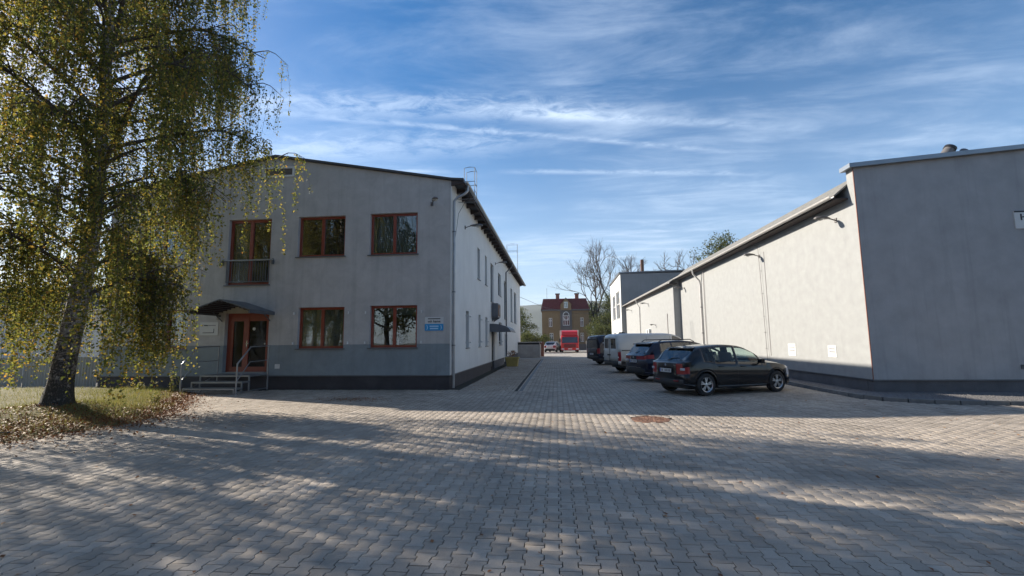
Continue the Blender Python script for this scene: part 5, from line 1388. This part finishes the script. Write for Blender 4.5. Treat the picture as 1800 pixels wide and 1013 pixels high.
# red lorry: cab with roof fairing, pale box body behind
tk = thing('red_lorry', (1.75, 60, 0), 'bright red lorry with roof fairing facing the yard at the end of the lane', 'truck', rz=0, local=True)
def tb(x0, x1, y0, y1, z0, z1, nm, mt, bv=0.03): return bevel(B(x0, x1, y0, y1, z0, z1).build(nm, mt, tk), bv, 2)
cabm = MB().prism([(0, 0.45), (-0.02, 1.15), (0.14, 2.05), (0.45, 2.25), (1.75, 2.25), (1.75, 0.45)], 'x', -1.14, 1.14); bevel(cabm.build('cab', 'truck_red', tk), 0.06, 3)
MB().prism([(0.30, 2.26), (0.55, 2.72), (0.95, 2.90), (1.75, 2.90), (1.75, 2.26)], 'x', -1.02, 1.02).build('roof_fairing', 'truck_red', tk)
MB().add([(-1.0, -0.035, 1.30), (1.0, -0.035, 1.30), (0.96, 0.115, 2.0), (-0.96, 0.115, 2.0)], [(0, 1, 2, 3)]).build('windscreen', 'dark_car_glass', tk)
MB().add([(-1.02, -0.02, 1.27), (1.02, -0.02, 1.27), (0.98, 0.13, 2.03), (-0.98, 0.13, 2.03)], [(0, 1, 2, 3)]).build('screen_seal', 'ink', tk)
tb(-1.16, 1.16, -0.12, 0.25, 0.32, 0.62, 'bumper', 'truck_red'); tb(-0.75, 0.75, -0.06, 0.0, 0.68, 1.1, 'grille', 'black_plastic', 0.01)
for k in range(4): tb(-0.72, 0.72, -0.075, -0.061, 0.72 + k * 0.1, 0.75 + k * 0.1, 'grille_bar', 'truck_red', 0.004)
for s in (-1, 1):
    tb(s * 0.92 - 0.17, s * 0.92 + 0.17, -0.135, -0.121, 0.40, 0.56, 'headlight', 'lamp_clear', 0.006)
    tb(s * 1.30 - 0.09, s * 1.30 + 0.09, 0.12, 0.24, 1.35, 1.85, 'door_mirror', 'black_plastic'); MB().tube([(s * 1.12, 0.2, 1.8), (s * 1.3, 0.18, 1.8)], 0.015, 6).build('mirror_arm', 'ink', tk)
    for yy in (1.0, 5.2):
        MB().lathe([(0.26, -0.13), (0.42, -0.13), (0.45, -0.09), (0.45, 0.09), (0.42, 0.13), (0.26, 0.13), (0.001, 0.05)], (s * 1.0, yy, 0.45), 'x', 24).build('wheel', 'tyre', tk, sm=40)
tb(-1.22, 1.22, 1.95, 7.2, 0.95, 2.95, 'box_body', 'van_white'); tb(-0.45, 0.45, 1.0, 7.0, 0.5, 0.75, 'chassis', 'black_plastic')
tb(-0.26, 0.26, -0.135, -0.121, 0.44, 0.55, 'number_plate', 'plate_white', 0.003)

# ------------------------------------------------------------------ trees
def tubes_np(paths, n=5):
    """Many tapered tubes as one mesh: paths = list of (pts (m,3), radii (m,))."""
    V, F, off = [], [], 0
    for pts, rs in paths:
        pts = np.asarray(pts, float); rs = np.asarray(rs, float); m = len(pts)
        d_ = np.gradient(pts, axis=0); d_ /= np.linalg.norm(d_, axis=1, keepdims=True) + 1e-9
        ref = np.where(np.abs(d_[:, 2:3]) > 0.9, [[1.0, 0, 0]], [[0, 0, 1.0]])
        a = np.cross(d_, ref); a /= np.linalg.norm(a, axis=1, keepdims=True) + 1e-9; b = np.cross(a, d_)
        th = np.arange(n) * 2 * math.pi / n
        v = pts[:, None] + rs[:, None, None] * (a[:, None] * np.cos(th)[None, :, None] + b[:, None] * np.sin(th)[None, :, None])
        V.append(v.reshape(-1, 3))
        i = np.arange(m - 1)[:, None] * n; k = np.arange(n)[None]; k2 = (k + 1) % n
        F.append((np.stack([i + k, i + k2, i + n + k2, i + n + k], -1).reshape(-1, 4)) + off); off += m * n
    return np.concatenate(V), np.concatenate(F)
def leaf_quads(c, s, droop=0.5, r=rng):
    n = len(c)
    a = r.normal(0, 1, (n, 3)); a[:, 2] -= droop * 1.5; a /= np.linalg.norm(a, axis=1, keepdims=True)
    b = np.cross(a, r.normal(0, 1, (n, 3))); b /= np.linalg.norm(b, axis=1, keepdims=True) + 1e-9
    s = s[:, None]
    v = np.stack([c, c + a * s * .5 + b * s * .36, c + a * s, c + a * s * .5 - b * s * .36], 1)
    return v.reshape(-1, 3), np.arange(n * 4).reshape(-1, 4)
def spline(p, n):
    p = np.asarray(p, float); t = np.linspace(0, len(p) - 1, n)
    return np.stack([pchip(np.arange(len(p)), p[:, k], t) for k in range(3)], -1)

def birch(name, base, label, group=None, seed=3):
    r = np.random.default_rng(seed)
    t = thing(name, base, label, 'tree', group)
    b0 = np.array(base, float)
    tp = spline([(0, 0, -0.15), (0.06, 0, 0.45), (0.13, 0, 1.2), (0.26, 0.02, 2.3), (0.38, 0.05, 3.5), (0.44, 0.08, 4.6), (0.43, 0.1, 6.0), (0.38, 0.1, 8), (0.3, 0.1, 10.5), (0.3, 0.2, 13), (0.35, 0.2, 15.5)], 46) + b0
    tr = np.interp(np.linspace(0, 1, 46), [0, .03, .07, .14, .3, .5, .8, 1], [.60, .37, .28, .228, .195, .145, .065, .015])
    v, f = tubes_np([(tp, tr)], 18)
    # root flare: push out the lowest rings unevenly
    for i in range(5):
        for k in range(18):
            q = i * 18 + k; th = k / 18 * 2 * math.pi; c = tp[i]
            v[q, :2] = c[:2] + (v[q, :2] - c[:2]) * (1 + 0.28 * (1 - i / 5) * math.sin(th * 4 + 1) + 0.08 * math.sin(th * 7))
    tk_ = np_mesh('trunk', v, f, 'birch_bark', t); smooth(tk_.data, 70)
    def trunk_at(z): return np.array([np.interp(z, tp[:, 2] - b0[2], tp[:, k]) for k in range(3)])
    limbs, twigs, LC, LS = [], [], [], []
    nl = 56
    for i in range(nl):
        u = i / (nl - 1); z0 = 2.6 + 11.8 * u ** 0.95
        az = i * 2.39996 + r.normal(0, 0.25)
        ln = np.interp(z0, [2.5, 4, 7, 10, 14.5], [2.2, 3.1, 4.3, 3.95, 1.3]) * r.uniform(0.72, 1.12) * (1 - 0.20 * max(0, math.sin(az)))
        d_ = np.array([math.cos(az), math.sin(az), 0]); up = np.interp(z0, [2.5, 6, 14], [0.55, 0.75, 1.1]) * r.uniform(.7, 1.2)
        p0 = trunk_at(z0)
        sag = np.interp(z0, [2.5, 8, 14], [0.9, 0.6, 0.2])
        pts = spline([p0, p0 + d_ * ln * .33 + [0, 0, ln * .33 * up], p0 + d_ * ln * .68 + [0, 0, ln * .55 * up] + r.normal(0, .12, 3), p0 + d_ * ln + [0, 0, ln * (.55 * up - .12 * sag)] + r.normal(0, .2, 3)], 12)
        r0 = np.interp(z0, [2.5, 8, 14], [.05, .055, .022]); limbs.append((pts, np.linspace(r0, .012, 12)))
        ns = int(10 + ln * 2.6)
        for s in range(ns):
            q = r.uniform(.22, 1.0); c = np.array([np.interp(q * 11, np.arange(12), pts[:, k]) for k in range(3)])
            a2 = az + r.normal(0, .95); l2 = r.uniform(.45, 1.25) * (1.15 - .35 * q); e = np.array([math.cos(a2), math.sin(a2), 0])
            sp_ = spline([c, c + e * l2 * .5 + [0, 0, l2 * .28], c + e * l2 + [0, 0, l2 * .05]], 6)
            limbs.append((sp_, np.linspace(.017, .005, 6)))
            for w in range(int(r.integers(5, 9))):
                qq = r.uniform(.25, 1.0); c2 = np.array([np.interp(qq * 5, np.arange(6), sp_[:, k]) for k in range(3)])
                fld = math.sin(c2[0] * 1.9 + 1) * math.sin(c2[1] * 1.7 + 2) + math.sin(c2[2] * 1.5 + c2[0] * .8) * math.cos(c2[1] * 1.1 - c2[2] * .6)
                if fld < -0.6: continue
                hmax = max(0.4, c2[2] - b0[2] - r.uniform(0.3, 1.9))
                hl = min(r.gamma(3.0, .42 if c2[2] > 5.5 else .62) + .35, hmax, 3.9); dr_ = r.normal(0, .16, 2) * min(hl, 1.2)
                tw_ = spline([c2, c2 + [dr_[0] * .6, dr_[1] * .6, -hl * .30], c2 + [dr_[0], dr_[1], -hl * .7], c2 + [dr_[0] * 1.05 + r.normal(0, .05), dr_[1] * 1.05 + r.normal(0, .05), -hl]], 6)
                twigs.append((tw_, np.linspace(.0045, .0015, 6)))
                k = int(hl * 37 * r.uniform(.5, 1.3)) + 4
                tt = r.uniform(0.03, 1, k) * 5
                lc = np.stack([np.interp(tt, np.arange(6), tw_[:, j]) for j in range(3)], -1) + r.normal(0, .038, (k, 3))
                LC.append(lc); LS.append(r.uniform(.030, .085, k))
    v, f = tubes_np(limbs, 6); o = np_mesh('limbs', v, f, 'grey_bark', t); smooth(o.data, 60)
    v, f = tubes_np(twigs, 3); o = np_mesh('hanging_twigs', v, f, 'twig', t); o['kind'] = 'stuff'
    v, f = leaf_quads(np.concatenate(LC), np.concatenate(LS), .5, r)
    o = np_mesh('crown', v, f, 'birch_leaf', t); o['kind'] = 'stuff'
    print('birch leaves', len(f), 'twigs', len(twigs))
    return t
bt = birch('birch_tree', (-11.39, 9.55, 0.12), 'weeping silver birch with yellowing leaves and leaning black-and-white trunk on the grass verge')

b2 = bt.copy(); col.objects.link(b2)  # copy added out of view to cast shade over the foreground
b2.location = (-17.4, 5.4, 0.12); b2.rotation_euler = (0, 0, 2.1); b2.scale = (0.92, 0.92, 0.86)
b2['label'] = 'second weeping birch, added out of view to shade the foreground paving'
for ch in list(bt.children):
    c2_ = ch.copy(); col.objects.link(c2_); c2_.parent = b2
def leafy(name, base, h, rad, label, group=None, mat='green_leaf', nleaf=9000, leaf=.12, seed=1, trunk=True, squash=1.0, low=.25):
    r = np.random.default_rng(seed)
    t = thing(name, base, label, 'tree' if trunk else 'bush', group); b0 = np.array(base, float)
    paths, tips = [], []
    tp = spline([(0, 0, -.1), (r.normal(0, .03) * h, r.normal(0, .03) * h, h * .4), (r.normal(0, .04) * h, r.normal(0, .04) * h, h * .85)], 9) + b0
    paths.append((tp, np.linspace(h * .022, h * .004, 9)))
    nb = 22 if trunk else 16
    for i in range(nb):
        u = low + (1 - low) * (i + .5) / nb; c = np.array([np.interp(u * 8, np.arange(9), tp[:, k]) for k in range(3)])
        az = i * 2.4 + r.normal(0, .3); ln = rad * (math.sin(math.pi * min(.95, .18 + .8 * u)) ** .7) * r.uniform(.7, 1.15); e = np.array([math.cos(az), math.sin(az), .55 * squash])
        p = spline([c, c + e * ln * .5 + r.normal(0, .08, 3) * rad * .5, c + e * ln * [1, 1, .8] + r.normal(0, .1, 3) * rad * .5], 6); paths.append((p, np.linspace(h * .009, h * .0015, 6)))
        for q in (.45, .7, .9, 1.0):
            c2 = np.array([np.interp(q * 5, np.arange(6), p[:, k]) for k in range(3)]); tips += [c2 + r.normal(0, .16, 3) * rad for _ in range(3)]
    tips = np.array(tips); n = nleaf
    ci = r.integers(0, len(tips), n); sz = r.uniform(.10, .24, len(tips)) * rad
    dv = r.normal(0, 1, (n, 3)); dv /= np.linalg.norm(dv, axis=1, keepdims=True); lc = tips[ci] + dv * (sz[ci] * r.uniform(.3, 1, n) ** .5)[:, None]
    lc[:, 2] = np.maximum(lc[:, 2], b0[2] + .05)
    v, f = tubes_np(paths, 6); np_mesh('trunk' if trunk else 'stems', v, f, 'grey_bark', t)
    v, f = leaf_quads(lc, r.uniform(.6, 1.2, n) * leaf, .1, r); o = np_mesh('crown' if trunk else 'foliage', v, f, mat, t); o['kind'] = 'stuff'
    return t
def bare(name, base, h, label, group=None, seed=1, spread=.55, levels=5):
    r = np.random.default_rng(seed); t = thing(name, base, label, 'tree', group); paths = []
    def grow(p, d_, ln, rad, lv):
        n = 5; pts = [p]
        for k in range(n - 1):
            d_ = d_ + r.normal(0, .10, 3) + [0, 0, .05]; d_ = d_ / np.linalg.norm(d_); pts.append(pts[-1] + d_ * ln / (n - 1))
        pts = np.array(pts); paths.append((pts, np.linspace(rad, rad * .62, n)))
        if lv == 0: return
        for k in range(3 if lv > 1 else 4):
            nd = d_ + r.normal(0, spread, 3); nd[2] += .12; nd /= np.linalg.norm(nd)
            q = r.uniform(.45, 1) * 4; st_ = np.array([np.interp(q, np.arange(n), pts[:, j]) for j in range(3)])
            grow(st_ if k else pts[-1], nd, ln * r.uniform(.58, .82), rad * .58, lv - 1)
    grow(np.array(base, float), np.array([0, 0, 1.0]), h * .34, h * .017, levels)
    tr = paths[:1]; br = paths[1:]
    v, f = tubes_np(tr, 7); np_mesh('trunk', v, f, 'grey_bark', t)
    v, f = tubes_np(br, 4); o = np_mesh('branches', v, f, 'grey_bark', t); o['kind'] = 'stuff'
    return t
bare('bare_tree', (7.9, 88, 0), 19, 'tall bare tree standing right behind the ochre house', None, 4, .45, 6)
bare('bare_tree', (13.4, 92, 0), 23, 'taller bare tree behind the white building', None, 8, .42, 6)
bare('bare_tree', (23, 96, 0), 25, 'bare crown just showing over the dark wall beside the brick chimney', None, 13, .5)
leafy('leafy_tree', (21.5, 60, 0), 16.0, 3.8, 'yellow-green treetop rising above the eaves of the warehouse hall', None, nleaf=9000, leaf=.22, seed=5, low=.45)
leafy('leafy_tree', (10.9, 84, 0), 10.5, 4.0, 'yellow-green tree against the right side of the ochre house', None, nleaf=9000, leaf=.22, seed=6)
leafy('leafy_tree', (8.6, 78, 0), 6.2, 2.8, 'sunlit green tree standing before the bare trees beside the white building', None, nleaf=8000, leaf=.2, seed=7)
leafy('green_bush', (7.4, 71.5, 0), 3.9, 2.1, 'bright green bush at the corner of the white building', None, nleaf=7000, leaf=.14, seed=9, trunk=False)
leafy('leafy_tree', (-5.6, 66, 0), 6.6, 2.6, 'olive-green tree behind the bin shelter', None, nleaf=9000, leaf=.16, seed=10)
leafy('leafy_tree', (-9.0, 78, 0), 8.5, 3.2, 'grey-green tree below the distant hill, behind the office corner', None, nleaf=8000, leaf=.2, seed=12)
leafy('green_bush', (-3.6, 60, 0), 2.6, 1.7, 'yellowing bush beside the silver car', None, nleaf=6000, leaf=.13, seed=14, trunk=False)
leafy('green_bush', (-2.1, 72, 0), 2.4, 1.4, 'small bush at the left foot of the ochre house', None, nleaf=3500, leaf=.13, seed=15, trunk=False)
leafy('planter_plant', (-2.85, 29.6, 0.5), 0.5, 0.34, 'dry brownish plant in the yellow tub', None, mat='fallen_leaf', nleaf=260, leaf=.07, seed=16, trunk=False)
leafy('leafy_tree', (-25, 34, 0), 11, 4.0, 'leafy tree behind the neighbouring shed', None, nleaf=9000, leaf=.2, seed=17)
leafy('leafy_tree', (7.2, 97, 0), 9.5, 3.6, 'dark green tree behind the right end of the ochre house', None, nleaf=9000, leaf=.22, seed=18)
leafy('leafy_tree', (26, 84, 0), 14.5, 4.2, 'olive treetop showing just over the far roof beside the hall eaves', None, nleaf=8000, leaf=.24, seed=19, low=.4)
# building and trees added behind the viewer: block sky light, mirrored in office windows
rbd = thing('added_roadside_building', (-2, -20, 0), 'pink rendered building added out of view to block sky light, mirrored in the office windows', 'building')
def rb_f(u, d, z): return (u, -17 - d, z)
RBW = [(x, x + 1.4, z, z + 1.7) for x in (-12.5, -8.5, -4.5, -0.5, 3.5, 7.5) for z in (1.2, 4.6)]
wall('front_wall', 'pink_render', rbd, rb_f, -15, 11, 0, lambda u: 7.6, RBW, 0.2)
for h in RBW: window(rbd, rb_f, *h, mat='white_plastic', back='room_wall')
MB().prism([(-17, 7.6), (-27, 7.6), (-22, 11.4)], 'x', -15.3, 11.3).build('roof', 'red_tile', rbd)
B(-15, -14.7, -27, -17.3, 0, 7.6).build('side_wall', 'pink_render', rbd); B(10.7, 11, -27, -17.3, 0, 7.6).build('side_wall', 'pink_render', rbd); B(-15, 11, -27.3, -27, 0, 7.6).build('rear_wall', 'pink_render', rbd)
for i, (x, y, h) in enumerate(((-25, -13, 14), (-17, -13, 13), (-9, -12, 12), (14, -14, 14), (21, -8, 13))):
    leafy('added_roadside_tree', (x, y, 0), h, h * .34, 'roadside tree added out of view to block sky light and fill window reflections', 'added trees behind the viewer', nleaf=11000, leaf=.26, seed=30 + i)
cb = MB().tube([(-3.9, 46.5, 6.2), (-1.5, 56, 5.7), (2, 68, 5.6), (7.9, 81.9, 6.3)], 0.02, 5).build('overhead_cable', 'ink')
tag(cb, 'thin overhead cable from the office end to the ochre house', 'cable')
# young weeds by the steps
def weed(x, y, h, label, seed):
    r = np.random.default_rng(seed); t = thing('weed', (x, y, 0), label, 'plant'); paths = []; lc = []
    for k in range(5):
        d_ = np.array([r.normal(0.18, .28), r.normal(0, .2), 1]) * h * r.uniform(.6, 1); p = spline([(x, y, 0.02), np.array((x, y, 0)) + d_ * .5, np.array((x, y, 0)) + d_ * [1.3, 1.3, 1]], 5); paths.append((p, np.linspace(.006, .002, 5)))
        for q in r.uniform(.2, 1, 22): lc.append(np.array([np.interp(q * 4, np.arange(5), p[:, j]) for j in range(3)]) + r.normal(0, .015, 3))
    v, f = tubes_np(paths, 4); np_mesh('stems', v, f, 'twig', t); v, f = leaf_quads(np.array(lc), r.uniform(.04, .08, len(lc)), -.2, r); o = np_mesh('leaves', v, f, 'grass_blade', t); o['kind'] = 'stuff'
weed(-12.75, 14.2, .75, 'tall leaning weed beside the foot of the entrance steps', 2)
weed(-14.3, 14.6, .4, 'short weed in the grass near the building wall', 3)
weed(-10.9, 11.6, .35, 'leafy weed on the edge of the verge between birch and steps', 5)

# ------------------------------------------------------------------ air
hz = MB().box(-1520, 1520, -420, 1820, -3.0, 105.0).build('haze', 'soil')
hm = bpy.data.materials.new('haze_air'); hm.use_nodes = True
hm.node_tree.nodes.clear()
ho = hm.node_tree.nodes.new('ShaderNodeOutputMaterial'); hv = hm.node_tree.nodes.new('ShaderNodeVolumePrincipled')
hv.inputs['Color'].default_value = (0.80, 0.88, 1.0, 1); hv.inputs['Density'].default_value = 0.00034; hv.inputs['Anisotropy'].default_value = 0.2
hm.node_tree.links.new(hv.outputs[0], ho.inputs['Volume'])
hz.data.materials.clear(); hz.data.materials.append(hm)
tag(hz, 'thin autumn haze that fades the distant hill', 'haze', kind='stuff')
